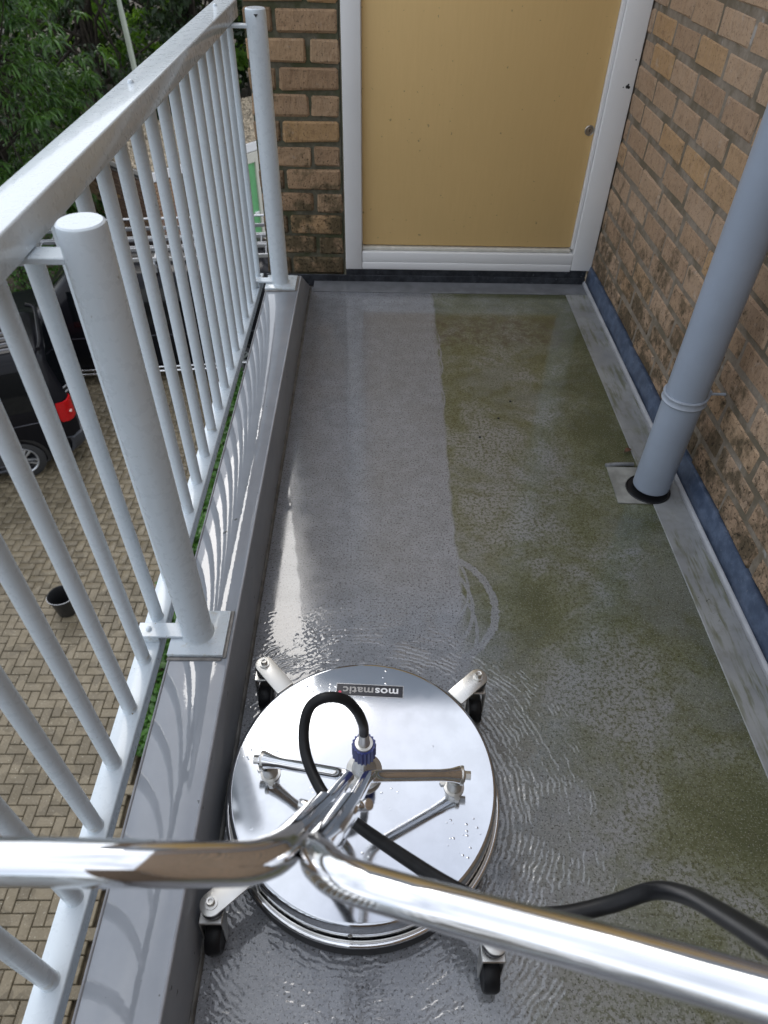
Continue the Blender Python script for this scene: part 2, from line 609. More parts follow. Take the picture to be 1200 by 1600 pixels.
def mat_paver():
    t = NT('wet_paver')
    p = t.pos()
    r = t.rand()
    n = t.noise(p, 9, 4, 0.7); n2 = t.noise(p, 55, 3, 0.7)
    per = t.vor(t.vmul(p, (1, 1, 0.02)), 6.5, 'Color')
    pr, _, _ = t.xyz(per)
    c = t.mix(t.map(pr, 0.1, 0.9), (0.112, 0.090, 0.056), (0.172, 0.140, 0.090))
    c = t.mix(t.map(n2, 0.5, 0.72, 0, 0.55), c, (0.26, 0.22, 0.15))
    c = t.mix(t.map(t.noise(p, 42, 2), 0.66, 0.72, 0, 0.7), c, (0.40, 0.37, 0.29))
    c = t.mix(t.map(t.noise(p, 60, 2), 0.60, 0.70, 0, 0.55), c, (0.07, 0.056, 0.034))
    c = t.mix(t.map(n, 0.5, 0.75, 0, 0.6), c, (0.12, 0.098, 0.06))
    t.set(Base_Color=c, Roughness=t.map(n, 0.3, 0.7, 0.35, 0.6), Normal=t.bump(n2, 0.6, 0.006), Specular_IOR_Level=0.4)
    return t.m


def mat_leaf(name, a, b, trans=0.35, rough=0.4):
    t = NT(name)
    p = t.pos()
    c = t.mix(t.map(t.noise(p, 3.1, 3), 0.36, 0.66), a, b)
    c = t.mix(t.map(t.noise(p, 30, 2), 0.55, 0.7, 0, 0.6), c, tuple(x * 1.7 for x in b))
    t.set(Base_Color=c, Roughness=rough, Specular_IOR_Level=0.4)
    tr = t.new('ShaderNodeBsdfTranslucent')
    t.l.new(t.mix(0.5, c, (b[0] * 2.6, b[1] * 2.4, b[2] * 0.9)), tr.inputs['Color'])
    mx = t.new('ShaderNodeMixShader')
    mx.inputs[0].default_value = trans
    t.l.new(t.b.outputs[0], mx.inputs[1]); t.l.new(tr.outputs[0], mx.inputs[2])
    out = [n for n in t.n if n.type == 'OUTPUT_MATERIAL'][0]
    t.l.new(mx.outputs[0], out.inputs['Surface'])
    return t.m


def mat_panel():
    t = NT('ochre_panel')
    p = t.pos()
    n = t.noise(t.vmul(p, (26, 1, 2.0)), 6, 4, 0.6)
    n2 = t.noise(p, 2.5, 3)
    c = t.mix(t.map(n, 0.3, 0.7), (0.680, 0.465, 0.198), (0.700, 0.482, 0.208))
    c = t.mix(t.map(n2, 0.35, 0.7, 0, 0.35), c, (0.62, 0.43, 0.185))
    c = t.mix(t.map(t.noise(p, 70, 1), 0.76, 0.79, 0, 0.6), c, (0.2, 0.14, 0.06))
    t.set(Base_Color=c, Roughness=0.5, Normal=t.bump(n, 0.04, 0.003))
    return t.m


FLOOR = mat_floor(); STRIP = mat_strip(); KERB = mat_kerb()
LEAD = mat_lead('blue_lead', (0.070, 0.100, 0.165), (0.135, 0.180, 0.270))
LEADK = mat_lead('dark_lead', (0.026, 0.029, 0.036), (0.062, 0.068, 0.080))
BRICK = mat_brick('tan_brick', (0.335, 0.230, 0.150), (0.415, 0.302, 0.212), (0.070, 0.055, 0.032), 0.75, 0.27)
BRICKP = mat_brick('pier_brick', (0.320, 0.212, 0.128), (0.400, 0.280, 0.178), (0.075, 0.062, 0.034), 0.80, 0.30)
DARKB = mat_brick('dark_brick', (0.215, 0.145, 0.088), (0.27, 0.185, 0.115), (0.05, 0.04, 0.024), 0.9, 0.3)
MORT = mat_mortar('grey_mortar', (0.205, 0.172, 0.135), (0.275, 0.236, 0.192), (0.145, 0.122, 0.088))
MORTP = mat_mortar('mossy_mortar', (0.085, 0.08, 0.058), (0.15, 0.14, 0.105), (0.075, 0.08, 0.045))
WHITE = mat_paint('pale_railing_paint', (0.62, 0.69, 0.745), 0.28, 0.45, 1.0)
FRAMEW = mat_paint('white_frame_paint', (0.80, 0.80, 0.80), 0.35, 0.2)
PANEL = mat_panel()
PVC = simple('grey_blue_pvc', (0.285, 0.330, 0.400), 0.38, 0, 0.05, 6, 0.02)
POLISH = mat_steel('polished_steel', (0.60, 0.62, 0.655), 0.075, drops=True)
CHROME = mat_steel('chrome_tube', (0.82, 0.82, 0.83), 0.05)
SATIN = mat_steel('satin_steel', (0.66, 0.65, 0.62), 0.32, brushed=True)
RUBBER = simple('black_rubber', (0.012, 0.0125, 0.014), 0.42, 0, 0.2, 60, 0.05, Specular_IOR_Level=0.22)
TYRE = simple('tyre_rubber', (0.022, 0.022, 0.023), 0.75, 0, 0.2, 60, 0.1)
BLUEP = simple('blue_plastic', (0.02, 0.035, 0.20), 0.35)
DARKM = simple('dark_steel', (0.10, 0.10, 0.11), 0.35, 0.9)
BRASS = simple('lock_steel', (0.42, 0.38, 0.32), 0.3, 0.9)
BLACKP = simple('black_plastic', (0.014, 0.014, 0.015), 0.4, 0, 0.2)
CARB = simple('black_car_paint', (0.006, 0.006, 0.008), 0.3, 0, 0.05, 4, 0, Coat_Weight=0.16, Coat_Roughness=0.03, Specular_IOR_Level=0.1)
CARG = simple('dark_car_glass', (0.003, 0.004, 0.005), 0.05, 0, 0.05, 4, 0, Specular_IOR_Level=0.35)
CARP = simple('dark_bumper_plastic', (0.03, 0.032, 0.038), 0.5)
REDL = simple('red_lamp_plastic', (0.38, 0.005, 0.008), 0.12, 0, 0.1, 30)
ALU = simple('aluminium', (0.50, 0.51, 0.53), 0.38, 0.85, 0.06, 20)
BRIGHT = simple('bright_trim', (0.75, 0.75, 0.76), 0.15, 1.0)
PAVER = mat_paver()
SOIL = simple('dark_soil', (0.060, 0.046, 0.028), 0.95, 0, 0.4, 12, 0.5)
SAND = simple('joint_sand', (0.045, 0.036, 0.022), 0.95, 0, 0.4, 20, 0.4)
GBRICK = mat_brick('garage_brick', (0.300, 0.200, 0.150), (0.36, 0.26, 0.20), (0.14, 0.10, 0.08), 0.1, 0.0)
GBRICKD = mat_brick('garage_shaded_brick', (0.115, 0.072, 0.050), (0.15, 0.10, 0.07), (0.05, 0.035, 0.025), 0.1, 0.0)  # brown brick of the left wall, its shadow put into the colour
GMORT = simple('garage_mortar', (0.17, 0.15, 0.13), 0.95, 0, 0.2, 20)
GREEN = simple('green_door_paint', (0.155, 0.42, 0.185), 0.35, 0, 0.08, 5)
STONE = simple('roof_gravel', (0.34, 0.28, 0.20), 0.8, 0, 0.6, 14, 0.2)
ROOFB = simple('roof_felt', (0.035, 0.034, 0.033), 0.9, 0, 0.2)
BARK = simple('dark_bark', (0.035, 0.028, 0.020), 0.9, 0, 0.4, 14, 0.6)
LEAF1 = mat_leaf('drooping_leaf', (0.016, 0.046, 0.011), (0.078, 0.165, 0.032), 0.36, 0.35)
LEAF2 = mat_leaf('dark_leaf', (0.012, 0.026, 0.009), (0.026, 0.050, 0.014), 0.25)  # dark evergreen green with the wood's deep shade put into the colour
LEAF3 = mat_leaf('bright_leaf', (0.080, 0.170, 0.026), (0.130, 0.240, 0.035), 0.5)  # sunlight on the far leaves is put into this lighter green
LEAF4 = mat_leaf('ivy_leaf', (0.035, 0.095, 0.018), (0.070, 0.165, 0.030), 0.3)
LAMPG = simple('pale_green_post_paint', (0.42, 0.46, 0.38), 0.5, 0, 0.06, 6)
FASCIA = simple('blue_grey_cladding', (0.33, 0.37, 0.42), 0.5, 0, 0.05, 3)

# ------------------------------------------------------------------ the balcony floor and kerb
S_ = dict(kind='structure')
o = box('floor', -0.278, 0.873, -2.6, 2.698, -0.06, 0.0, FLOOR, None, 0)
tag(o, **S_)
o = box('floor_slab', -0.395, 0.890, -2.6, 2.75, -0.26, -0.0605, MORT, None, 0); tag(o, **S_)

bm = bmesh.new()
bm_box(bm, 0.779, 0.868, -2.6, 2.650, 0.0002, 0.0036, 0.0012)
strip = link('floor_strip', bm_mesh(bm, 'floor_strip'), STRIP); tag(strip, **S_)
bm = bmesh.new()
bm_prism(bm, [(0.8685, 0.0002), (0.8685, 0.012), (0.873, 0.018), (0.8765, 0.018), (0.8765, 0.0002)], -1.2, 2.745, 'y')
b0 = bmesh.new(); bm_box(b0, -0.262, 0.868, 2.652, 2.745, 0.0002, 0.0046, 0.0012)
link('back_strip', bm_mesh(b0, 'back_strip'), simple('dull_grey_strip', (0.165, 0.172, 0.185), 0.45, 0, 0.2, 14, 0.1, Coat_Weight=0.6, Coat_Roughness=0.15), strip)
link('cove', bm_mesh(bm, 'cove'), simple('pale_cove', (0.36, 0.37, 0.39), 0.45, 0, 0.1, 15), strip)
# square patch round the foot of the downpipe and its raised seam
patch_m = simple('patch_coating', (0.245, 0.245, 0.225), 0.5, 0, 0.28, 18, 0.1)
bm = bmesh.new(); bm_prism(bm, [(0.682, 1.394), (0.7775, 1.392), (0.7782, 1.548), (0.686, 1.552)], 0.0003, 0.0042, 'z', 0.0008)
link('patch', bm_mesh(bm, 'patch'), patch_m, strip)
bm = bmesh.new(); bm_tube(bm, smooth_path([(0.684, 1.556, 0.004), (0.72, 1.558, 0.007), (0.768, 1.560, 0.006)], 4), 0.006, 8)
link('seam', bm_mesh(bm, 'seam', R(60)), simple('grey_sealant', (0.17, 0.175, 0.18), 0.5, 0, 0.3, 40, 0.3), strip)

bm = bmesh.new()
kp = [(-2.6, -0.30), (-2.6, 0.1755), (2.42, 0.1755), (2.705, 0.0), (2.705, -0.30)]
bm_prism(bm, kp, -0.396, -0.277, 'x', 0.0045)
kerb = link('kerb', bm_mesh(bm, 'kerb', R(40)), KERB); tag(kerb, **S_)
bm = bmesh.new()
bm_tube(bm, [(-0.2795, -2.59, 0.1745), (-0.2795, 2.41, 0.1745)], 0.0032, 8)
bm_tube(bm, [(-0.3935, -2.59, 0.1745), (-0.3935, 2.41, 0.1745)], 0.0028, 8)
link('edge_bead', bm_mesh(bm, 'edge_bead', R(60)), simple('worn_coating_edge', (0.26, 0.265, 0.285), 0.4, 0, 0.1, 30), kerb)
bm = bmesh.new()
bm_tube(bm, [(-0.2755, -2.59, 0.001), (-0.2755, 2.69, 0.001)], 0.006, 8)
link('sealant_fillet', bm_mesh(bm, 'sealant_fillet', R(60)), simple('dirty_sealant', (0.13, 0.128, 0.12), 0.45, 0, 0.4, 25, 0.2), kerb)

# ------------------------------------------------------------------ brick walls
def brick_meshes(L, H, D, n, mat, name='brick', bev=0.0065):
    out = []
    for k in range(n):
        b = bmesh.new()
        bm_box(b, -L / 2, L / 2, -D / 2, D / 2, -H / 2, H / 2, bev)
        for v in b.verts:
            v.co += Vector((rng.uniform(-1, 1) * 0.0032, rng.uniform(-1, 1) * 0.0016, rng.uniform(-1, 1) * 0.0030))
        me = bm_mesh(b, name)
        me.materials.append(mat)
        out.append(me)
    return out


def brick_stack(parent, courses, place, mat, jit=0.0018, individually=None):
    """courses: list of (z centre, height, [(s centre, length)]); place(s, z) -> location, rz"""
    cache = {}
    extra = bmesh.new()
    cnt = 0
    for zc, H, row in courses:
        for s, L in row:
            key = (round(L, 3), round(H, 3))
            if key not in cache:
                cache[key] = brick_meshes(L, H, 0.06, 5 if L > 0.15 else 3, mat)
            me = rng.choice(cache[key])
            (px, py, pz), rz = place(s, zc)
            mat4 = Matrix.Translation((px, py, pz)) @ Matrix.Rotation(rz, 4, 'Z') @ Matrix.Translation((rng.uniform(-jit, jit), rng.uniform(-jit, jit), rng.uniform(-jit, jit) * 0.6)) @ Matrix.Rotation(rng.uniform(-0.006, 0.006), 4, 'Y')
            if individually((px, py, pz)) and cnt < 300:
                o = bpy.data.objects.new('brick', me)
                COL.objects.link(o)
                o.parent = parent
                o.matrix_local = parent.matrix_world.inverted() @ mat4 if False else Matrix.Translation(-parent.location) @ mat4
                cnt += 1
            else:
                tmp = bmesh.new(); tmp.from_mesh(me); merge(extra, tmp, Matrix.Translation(-parent.location) @ mat4)
    if len(extra.verts):
        o = link('outer_brickwork', bm_mesh(extra, 'outer_brickwork'), mat, parent)
        o['kind'] = 'stuff'
    else:
        extra.free()


WX = 0.893
wall = box('brick_wall', WX + 0.0035, WX + 0.24, -2.6, 3.0, 0.02, 3.4, MORT, None, 0)
tag(wall, 'long tan brick wall to the right of the wet balcony floor', 'wall')
pitch = 0.0808
courses = []
for k in range(41):
    z0 = 0.0735 + k * pitch
    row = []
    off = [0.0, 0.106, 0.05, 0.155][k % 4] + rng.uniform(-0.012, 0.012)
    s = 2.755 - off
    if off > 0.03:
        row.append((2.755 - (off - 0.012) / 2, off - 0.012) if off > 0.05 else (2.755 - off / 2, max(0.02, off - 0.01)))
    while s > -2.5:
        L = 0.2 + rng.uniform(-0.006, 0.006)
        row.append((s - L / 2, 0.2))
        s -= 0.2125 + rng.uniform(-0.002, 0.002)
    courses.append((z0 + pitch / 2, pitch - 0.0125, row))
brick_stack(wall, courses, lambda s, z: ((WX + 0.030, s, z), R(-90)), BRICK, 0.0022, lambda p: in_frame((WX, p[1], p[2]), 50))
# lead flashing along the foot of the wall
bm = bmesh.new()
fl = [(0.8772, 0.004), (0.8772, 0.018)]
b2 = bmesh.new()
ys = np.linspace(-2.6, 2.748, 80)
rows = []
for i, yv in enumerate(ys):
    w = 0.0016 * math.sin(yv * 17) + 0.001 * math.sin(yv * 41)
    rows.append([b2.verts.new((0.8775 + w * 0.5, yv, 0.0005)), b2.verts.new((0.8800 + w, yv, 0.045)), b2.verts.new((0.884 + w * 0.4, yv, 0.080 + 0.0012 * math.sin(yv * 23))), b2.verts.new((0.8985, yv, 0.083 + 0.0012 * math.sin(yv * 23)))])
for A, B in zip(rows, rows[1:]):
    for j in range(3):
        b2.faces.new((A[j], A[j + 1], B[j + 1], B[j]))
merge(bm, b2)
flash = link('lead_flashing', bm_mesh(bm, 'lead_flashing', R(50)), LEAD, wall)
sol = flash.modifiers.new('thickness', 'SOLIDIFY'); sol.thickness = 0.0025; sol.offset = 1

# back wall: pier left of the door plus the wall over it
PY = 2.76
pier = box('brick_pier', -0.450, -0.137, PY + 0.008, PY + 0.26, -0.3, 3.4, MORTP, None, 0)
tag(pier, 'dark mossy brick pier beside the white door frame, behind the far railing post', 'wall')
courses = []
pp = 0.0836
for k in range(40):
    z0 = 0.028 + k * pp
    if k % 2 == 0:
        row = [(-0.243, 0.206), (-0.405, 0.095)]
    else:
        row = [(-0.1885, 0.098), (-0.350, 0.200)]
    courses.append((z0 + (pp - 0.0145) / 2, pp - 0.0145, row))
brick_stack(pier, courses, lambda s, z: ((s, PY + 0.030, z), 0.0), BRICKP, 0.0032, lambda p: in_frame(p, 50))
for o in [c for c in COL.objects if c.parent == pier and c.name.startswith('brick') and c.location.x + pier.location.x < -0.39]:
    o.data = o.data.copy(); o.data.materials[0] = DARKB     # end column takes a darker brown brick
# left reveal of the pier, bricks end on
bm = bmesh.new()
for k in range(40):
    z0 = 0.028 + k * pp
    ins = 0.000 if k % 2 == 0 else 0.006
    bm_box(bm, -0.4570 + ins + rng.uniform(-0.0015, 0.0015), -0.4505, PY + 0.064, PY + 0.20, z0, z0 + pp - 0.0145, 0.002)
o = link('reveal_brickwork', bm_mesh(bm, 'reveal_brickwork'), DARKB, pier); o['kind'] = 'stuff'
bm = bmesh.new(); bm_box(bm, -0.460, 0.8755, 2.7475, 2.753, -0.02, 0.030, 0.001); bm_box(bm, -0.128, 0.8755, 2.7535, 2.760, -0.02, 0.0595, 0.001)
link('lead_upstand', bm_mesh(bm, 'lead_upstand'), LEADK, pier)

up = box('upper_wall', -0.455, 0.890, 2.758, 3.0, 2.22, 3.62, FASCIA, None, 0.004)
tag(up, 'blue grey clad wall above the balcony door', 'wall')
rear = box('sky_block_wall', -0.396, 0.892, -2.80, -2.602, 0.0, 3.4, simple('sky_block_brick', (0.115, 0.085, 0.062), 0.9, 0, 0.25, 9, 0.4), None, 0.004)  # unseen wall added to cut sky light from behind and darken reflections
tag(rear, 'dark brick wall closing the near end of the balcony behind the viewer', 'wall')

# ------------------------------------------------------------------ door
door = empty('balcony_door', (0.38, 2.75, 0.055))
tag(door, 'ochre yellow panel door in a white frame at the end of the balcony', 'door')
def dpart(name, x0, x1, y0, y1, z0, z1, mat, bev=0.003, seg=2, parent=None):
    o = box(name, x0, x1, y0, y1, z0, z1, mat, None, bev, seg)
    o.parent = parent or door
    if parent is None:
        o.location = -Vector(door.location)
    return o
dpart('jamb', -0.128, -0.0615, 2.742, 2.84, 0.0575, 2.20, FRAMEW)
dpart('jamb', 0.8045, 0.8895, 2.742, 2.84, 0.0635, 2.20, FRAMEW)
dpart('stop_bead', 0.7915, 0.8035, 2.752, 2.84, 0.150, 2.20, FRAMEW, 0.002)
dpart('sill', -0.0605, 0.8035, 2.7415, 2.84, 0.0585, 0.0885, FRAMEW)
dpart('bottom_rail', -0.0605, 0.8035, 2.7432, 2.84, 0.0888, 0.131, FRAMEW)
dpart('drip_bead', -0.0605, 0.7910, 2.756, 2.84, 0.1325, 0.146, simple('off_white_bead', (0.62, 0.60, 0.53), 0.4), 0.003)
dpart('head', -0.0605, 0.8035, 2.7425, 2.84, 2.10, 2.20, FRAMEW)
dpart('door_panel', -0.0600, 0.7905, 2.766, 2.805, 0.152, 2.099, PANEL, 0.002)
bm = bmesh.new()
bm_lathe(bm, [(0, 0.0), (0.0005, 0.0), (0.0178, 0.0), (0.0178, 0.0016), (0.0150, 0.0030), (0.0140, 0.0024), (0.0095, 0.0024), (0.0090, 0.0036), (0, 0.0036)], 24, axis_mat((0.772, 2.7655, 0.585), (0.772, 2.7, 0.585)))
lk = link('lock', bm_mesh(bm, 'lock', R(40)), BRASS, door, -Vector(door.location))
bm = bmesh.new(); bm_box(bm, 0.7705, 0.7735, 2.7614, 2.7622, 0.580, 0.590)
link('keyhole', bm_mesh(bm, 'keyhole'), BLACKP, lk)
# black chips on the right jamb
bm = bmesh.new()
for (cx, cz, r) in ((0.866, 0.730, 0.006), (0.872, 0.728, 0.005), (0.869, 0.736, 0.0035), (0.853, 0.728, 0.0022), (0.8755, 0.810, 0.0022)):
    bm_lathe(bm, [(0, 0.0), (r, 0.0), (r * 0.8, 0.0009), (0, 0.0012)], 7, axis_mat((cx, 2.7419, cz), (cx, 2.7, cz)))
link('paint_chip', bm_mesh(bm, 'paint_chip'), BLACKP, door, -Vector(door.location))

# ------------------------------------------------------------------ downpipe
px, py, pr = 0.788, 1.457, 0.0505
dp = empty('downpipe', (px, py, 0))
tag(dp, 'grey blue plastic downpipe standing in the floor strip against the brick wall', 'downpipe')
bm = bmesh.new()
bm_lathe(bm, [(pr - 0.003, 0.10), (pr - 0.003, 0.018), (pr, 0.018), (pr, 3.38), (pr - 0.003, 3.38)], 48)
link('pipe', bm_mesh(bm, 'pipe', R(40)), PVC, dp)
bm = bmesh.new()
bm_lathe(bm, [(0.0, 0.0052), (0.0575, 0.0052), (0.0590, 0.0070), (0.0615, 0.0070), (0.0630, 0.0044), (0.0, 0.0044)], 40, Matrix.Translation((-0.007, -0.005, 0)))
link('drain_ring', bm_mesh(bm, 'drain_ring', R(40)), simple('drain_black', (0.012, 0.012, 0.013), 0.3), dp)
CLAMP = simple('clamp_pvc', (0.33, 0.37, 0.43), 0.4)
for zc in (0.318, 1.75):
    bm = bmesh.new()
    bm_lathe(bm, [(pr + 0.0004, zc - 0.012), (pr + 0.004, zc - 0.012), (pr + 0.0055, zc - 0.0085), (pr + 0.0025, zc - 0.005), (pr + 0.0025, zc + 0.005), (pr + 0.0055, zc + 0.0085), (pr + 0.004, zc + 0.012), (pr + 0.0004, zc + 0.012)], 40, None, True)
    cl = link('pipe_clamp', bm_mesh(bm, 'pipe_clamp', R(50)), CLAMP, dp)
    bm = bmesh.new()
    bm_box(bm, pr + 0.003, pr + 0.019, 0.004, 0.018, zc - 0.012, zc + 0.012, 0.002)
    ear = link('clamp_ear', bm_mesh(bm, 'clamp_ear'), CLAMP, cl)
    bm = bmesh.new(); bm_cyl(bm, (pr + 0.019, 0.011, zc), (0.108, 0.011, zc), 0.0035, None, 8)
    link('clamp_screw', bm_mesh(bm, 'clamp_screw'), CLAMP, cl)

# ------------------------------------------------------------------ railing
rail = empty('balcony_railing', (-0.4425, 0.8, 0.17))
tag(rail, 'pale grey painted metal balcony railing above the paved yard', 'railing')
RL = -Vector(rail.location)
bm = bmesh.new(); bm_box(bm, -0.4755, -0.4145, -2.55, 2.462, 0.9485, 0.992, 0.0035, 3)
hr = link('handrail', bm_mesh(bm, 'handrail', R(40)), WHITE, rail, RL)
for yy in (-0.1, 0.567, 1.444, 2.321):
    bm = bmesh.new()
    bm_lathe(bm, [(0, 0.9915), (0.006, 0.9915), (0.0058, 0.9945), (0.004, 0.997), (0, 0.9978)], 10, Matrix.Translation((-0.4525, yy, 0)))
    link('rivet', bm_mesh(bm, 'rivet', R(50)), WHITE, hr)
bm = bmesh.new(); bm_box(bm, -0.4645, -0.4205, -2.55, 2.452, 0.138, 0.1695, 0.003, 3)
link('bottom_rail', bm_mesh(bm, 'bottom_rail', R(40)), WHITE, rail, RL)
bm = bmesh.new(); bm_lathe(bm, [(0.0142, 0.0), (0.0133, 0.0022), (0.0127, 0.0040), (0.0127, 0.781)], 24)
bal = bm_mesh(bm, 'baluster', R(40)); bal.materials.append(WHITE)
for k in range(-26, 22):
    yy = 0.233 + 0.1046 * k
    o = bpy.data.objects.new('baluster', bal); COL.objects.link(o)
    o.parent = rail; o.location = RL + Vector((-0.4425, yy, 0.1685))
for yy in (-2.268, -0.728, 0.812, 2.352):
    b = bmesh.new()
    bm_lathe(b, [(0.034, 0.183), (0.0315, 0.186), (0.0298, 0.190), (0.0298, 0.979), (0.0285, 0.984), (0.026, 0.986), (0, 0.9862)], 40, Matrix.Translation((-0.3475, yy, 0)))
    post = link('post', bm_mesh(b, 'post', R(35)), WHITE, rail, RL)
    b = bmesh.new(); bm_box(b, -0.3975, -0.290, yy - 0.0535, yy + 0.0535, 0.1762, 0.1845, 0.0015, 2)
    bp = link('base_plate', bm_mesh(b, 'base_plate', R(40)), WHITE, post)
    b = bmesh.new()
    bm_box(b, -0.292, -0.284, yy - 0.056, yy + 0.058, 0.1758, 0.1785, 0.001); bm_box(b, -0.3975, -0.2925, yy - 0.062, yy - 0.055, 0.1758, 0.1785, 0.001)
    link('sealant', bm_mesh(b, 'sealant'), simple('plate_sealant', (0.22, 0.21, 0.20), 0.4, 0, 0.3, 40), bp)
    b = bmesh.new(); bm_box(b, -0.4560, -0.372, yy - 0.017, yy + 0.017, 0.9395, 0.9475, 0.001)
    link('top_bracket', bm_mesh(b, 'top_bracket'), WHITE, post)
    b = bmesh.new(); bm_box(b, -0.4640, -0.372, yy - 0.017, yy + 0.017, 0.1853, 0.1915, 0.001); bm_box(b, -0.4635, -0.4215, yy - 0.0165, yy + 0.0165, 0.1697, 0.1850, 0.001)
    lb = link('bottom_bracket', bm_mesh(b, 'bottom_bracket'), WHITE, post)
    b = bmesh.new(); bm_lathe(b, [(0, 0.1913), (0.0062, 0.1913), (0.0055, 0.195), (0.003, 0.1972), (0, 0.1976)], 12, Matrix.Translation((-0.4425, yy, 0)))
    link('bolt', bm_mesh(b, 'bolt', R(50)), WHITE, lb)
    if yy > 2:   # small dark triangle mark near the top of the far post
        b = bmesh.new(); bm_prism(b, [(-0.0058, 0.975), (0.0058, 0.975), (0.0, 0.967)], -0.0304, -0.0297, 'y')
        for v in b.verts: v.co += Vector((-0.3430, yy, 0))
        link('sticker', bm_mesh(b, 'sticker'), BLACKP, post)

# ------------------------------------------------------------------ surface cleaner
MC = Vector((-0.0155, 0.550, 0.0))
mach = empty('surface_cleaner', MC)
tag(mach, 'round polished steel floor cleaner on casters with chrome handlebars, standing on the wet floor', 'floor cleaner')
bm = bmesh.new()
bm_lathe(bm, [(0, 0.1165), (0.10, 0.1165), (0.2305, 0.1165), (0.2310, 0.1165), (0.2330, 0.1161), (0.2352, 0.1148), (0.2366, 0.1127), (0.2372, 0.1100), (0.2376, 0.1090), (0.2400, 0.0605), (0.2390, 0.0585), (0.232, 0.0580)], 128)
link('deck', bm_mesh(bm, 'deck', R(35)), POLISH, mach)
bm = bmesh.new()
bm_lathe(bm, [(0.2455 + 0.0048 * math.cos(a), 0.0525 + 0.0048 * math.sin(a)) for a in np.linspace(0, 2 * math.pi, 13)[:-1]], 128, None, True)
link('rim_ring', bm_mesh(bm, 'rim_ring', R(35)), CHROME, mach)
bm = bmesh.new()
bm_lathe(bm, [(0.233, 0.0585), (0.2385, 0.0575), (0.2430, 0.0540), (0.2440, 0.0452), (0.2470, 0.0440), (0.2485, 0.03), (0.2485, 0.006), (0.240, 0.005)], 128)
link('brush_skirt', bm_mesh(bm, 'brush_skirt', R(35)), RUBBER, mach)
bm = bmesh.new(); bm_lathe(bm, [(0.2405, 0.0590), (0.2425, 0.0588), (0.2445, 0.0548)], 128)
link('rim_lip', bm_mesh(bm, 'rim_lip', R(35)), SATIN, mach)
for a in range(0, 360, 45):
    bm = bmesh.new()
    q = Vector((math.cos(R(a - 94)), math.sin(R(a - 94)), 0))
    bm_lathe(bm, [(0, 0.003), (0.003, 0.0022), (0.0048, 0.0)], 10, axis_mat(q * 0.2385 + Vector((0, 0, 0.076)), q * 0.3 + Vector((0, 0, 0.076))))
    link('rivet', bm_mesh(bm, 'rivet', R(60)), SATIN, mach)

# casters: bolt positions measured from the machine's centre
for bx, by, a in ((-0.2045, 0.2353, 131.0), (0.2264, 0.2085, 42.6), (-0.2337, -0.2032, 221.0), (0.2061, -0.2543, 309.0)):
    ca = Vector((bx, by, 0)); rr = ca.length; ang = math.atan2(by, bx)
    Rm = Matrix.Rotation(ang, 4, 'Z')
    b = bmesh.new()
    w = 0.0185
    pts = [(0.2400, -w), (rr, -w)] + [(rr + w * math.cos(t), w * math.sin(t)) for t in np.linspace(-math.pi / 2, math.pi / 2, 13)[1:-1]] + [(rr, w), (0.2400, w)]
    bm_prism(b, pts, 0.1085, 0.1130, 'z', 0.0008)
    bm_box(b, 0.2385, 0.2425, -w, w, 0.058, 0.1128, 0.001)
    for v in b.verts: v.co = Rm @ v.co
    arm = link('caster_arm', bm_mesh(b, 'caster_arm', R(40)), SATIN, mach)
    T = Matrix.Translation(ca)
    b = bmesh.new()
    bm_lathe(b, [(0, 0.1225), (0.0030, 0.1225), (0.0034, 0.1262), (0.0058, 0.1265), (0.0064, 0.1255), (0.0064, 0.1165), (0.0100, 0.1162), (0.0100, 0.1133), (0, 0.1133)], 20, T)
    link('caster_bolt', bm_mesh(b, 'caster_bolt', R(40)), SATIN, arm)
    b = bmesh.new()
    bm_lathe(b, [(0, 0.108), (0.0165, 0.108), (0.0185, 0.103), (0.0185, 0.096), (0.015, 0.092), (0, 0.092)], 24, T)
    link('swivel_head', bm_mesh(b, 'swivel_head', R(40)), DARKM, arm)
    wc = ca + Vector((-0.002, -0.021, 0.0300))
    b = bmesh.new()
    bm_box(b, wc.x - 0.0185, wc.x + 0.0185, wc.y - 0.002, wc.y + 0.034, 0.085, 0.0900, 0.0015)
    for sx in (-0.0185, 0.0160):
        bm_prism(b, [(wc.y - 0.001, 0.086), (wc.y + 0.026, 0.086), (wc.y + 0.007, 0.022), (wc.y - 0.007, 0.022)], wc.x + sx, wc.x + sx + 0.0025, 'x', 0.0005)
    link('fork', bm_mesh(b, 'fork'), SATIN, arm)
    b = bmesh.new()
    bm_lathe(b, [(0, -0.0105), (0.020, -0.0105), (0.0275, -0.0125), (0.0300, -0.008), (0.0300, 0.008), (0.0275, 0.0125), (0.020, 0.0105), (0, 0.0105)], 28, Matrix.Translation(wc) @ Matrix.Rotation(R(90), 4, 'Y'))
    link('wheel', bm_mesh(b, 'wheel', R(40)), RUBBER, arm)

# badge with its lettering, upside down to the viewer
LBL = R(180 - 2.7)
lc = Vector((-0.006, 0.7237, 0.1165)) - MC
badge_m = simple('badge_navy', (0.012, 0.013, 0.022), 0.25)
b = bmesh.new(); bm_box(b, -0.0650, 0.0650, -0.0125, 0.0125, 0.0, 0.0012, 0.0004)
badge = link('badge', bm_mesh(b, 'badge'), badge_m, mach, lc); badge.rotation_euler = (0, 0, LBL)
b = bmesh.new(); bm_box(b, -0.0662, 0.0662, -0.0138, 0.0138, -0.0002, 0.0006, 0.0003)
link('badge_border', bm_mesh(b, 'badge_border'), simple('badge_silver', (0.55, 0.56, 0.58), 0.3, 0.6), badge)

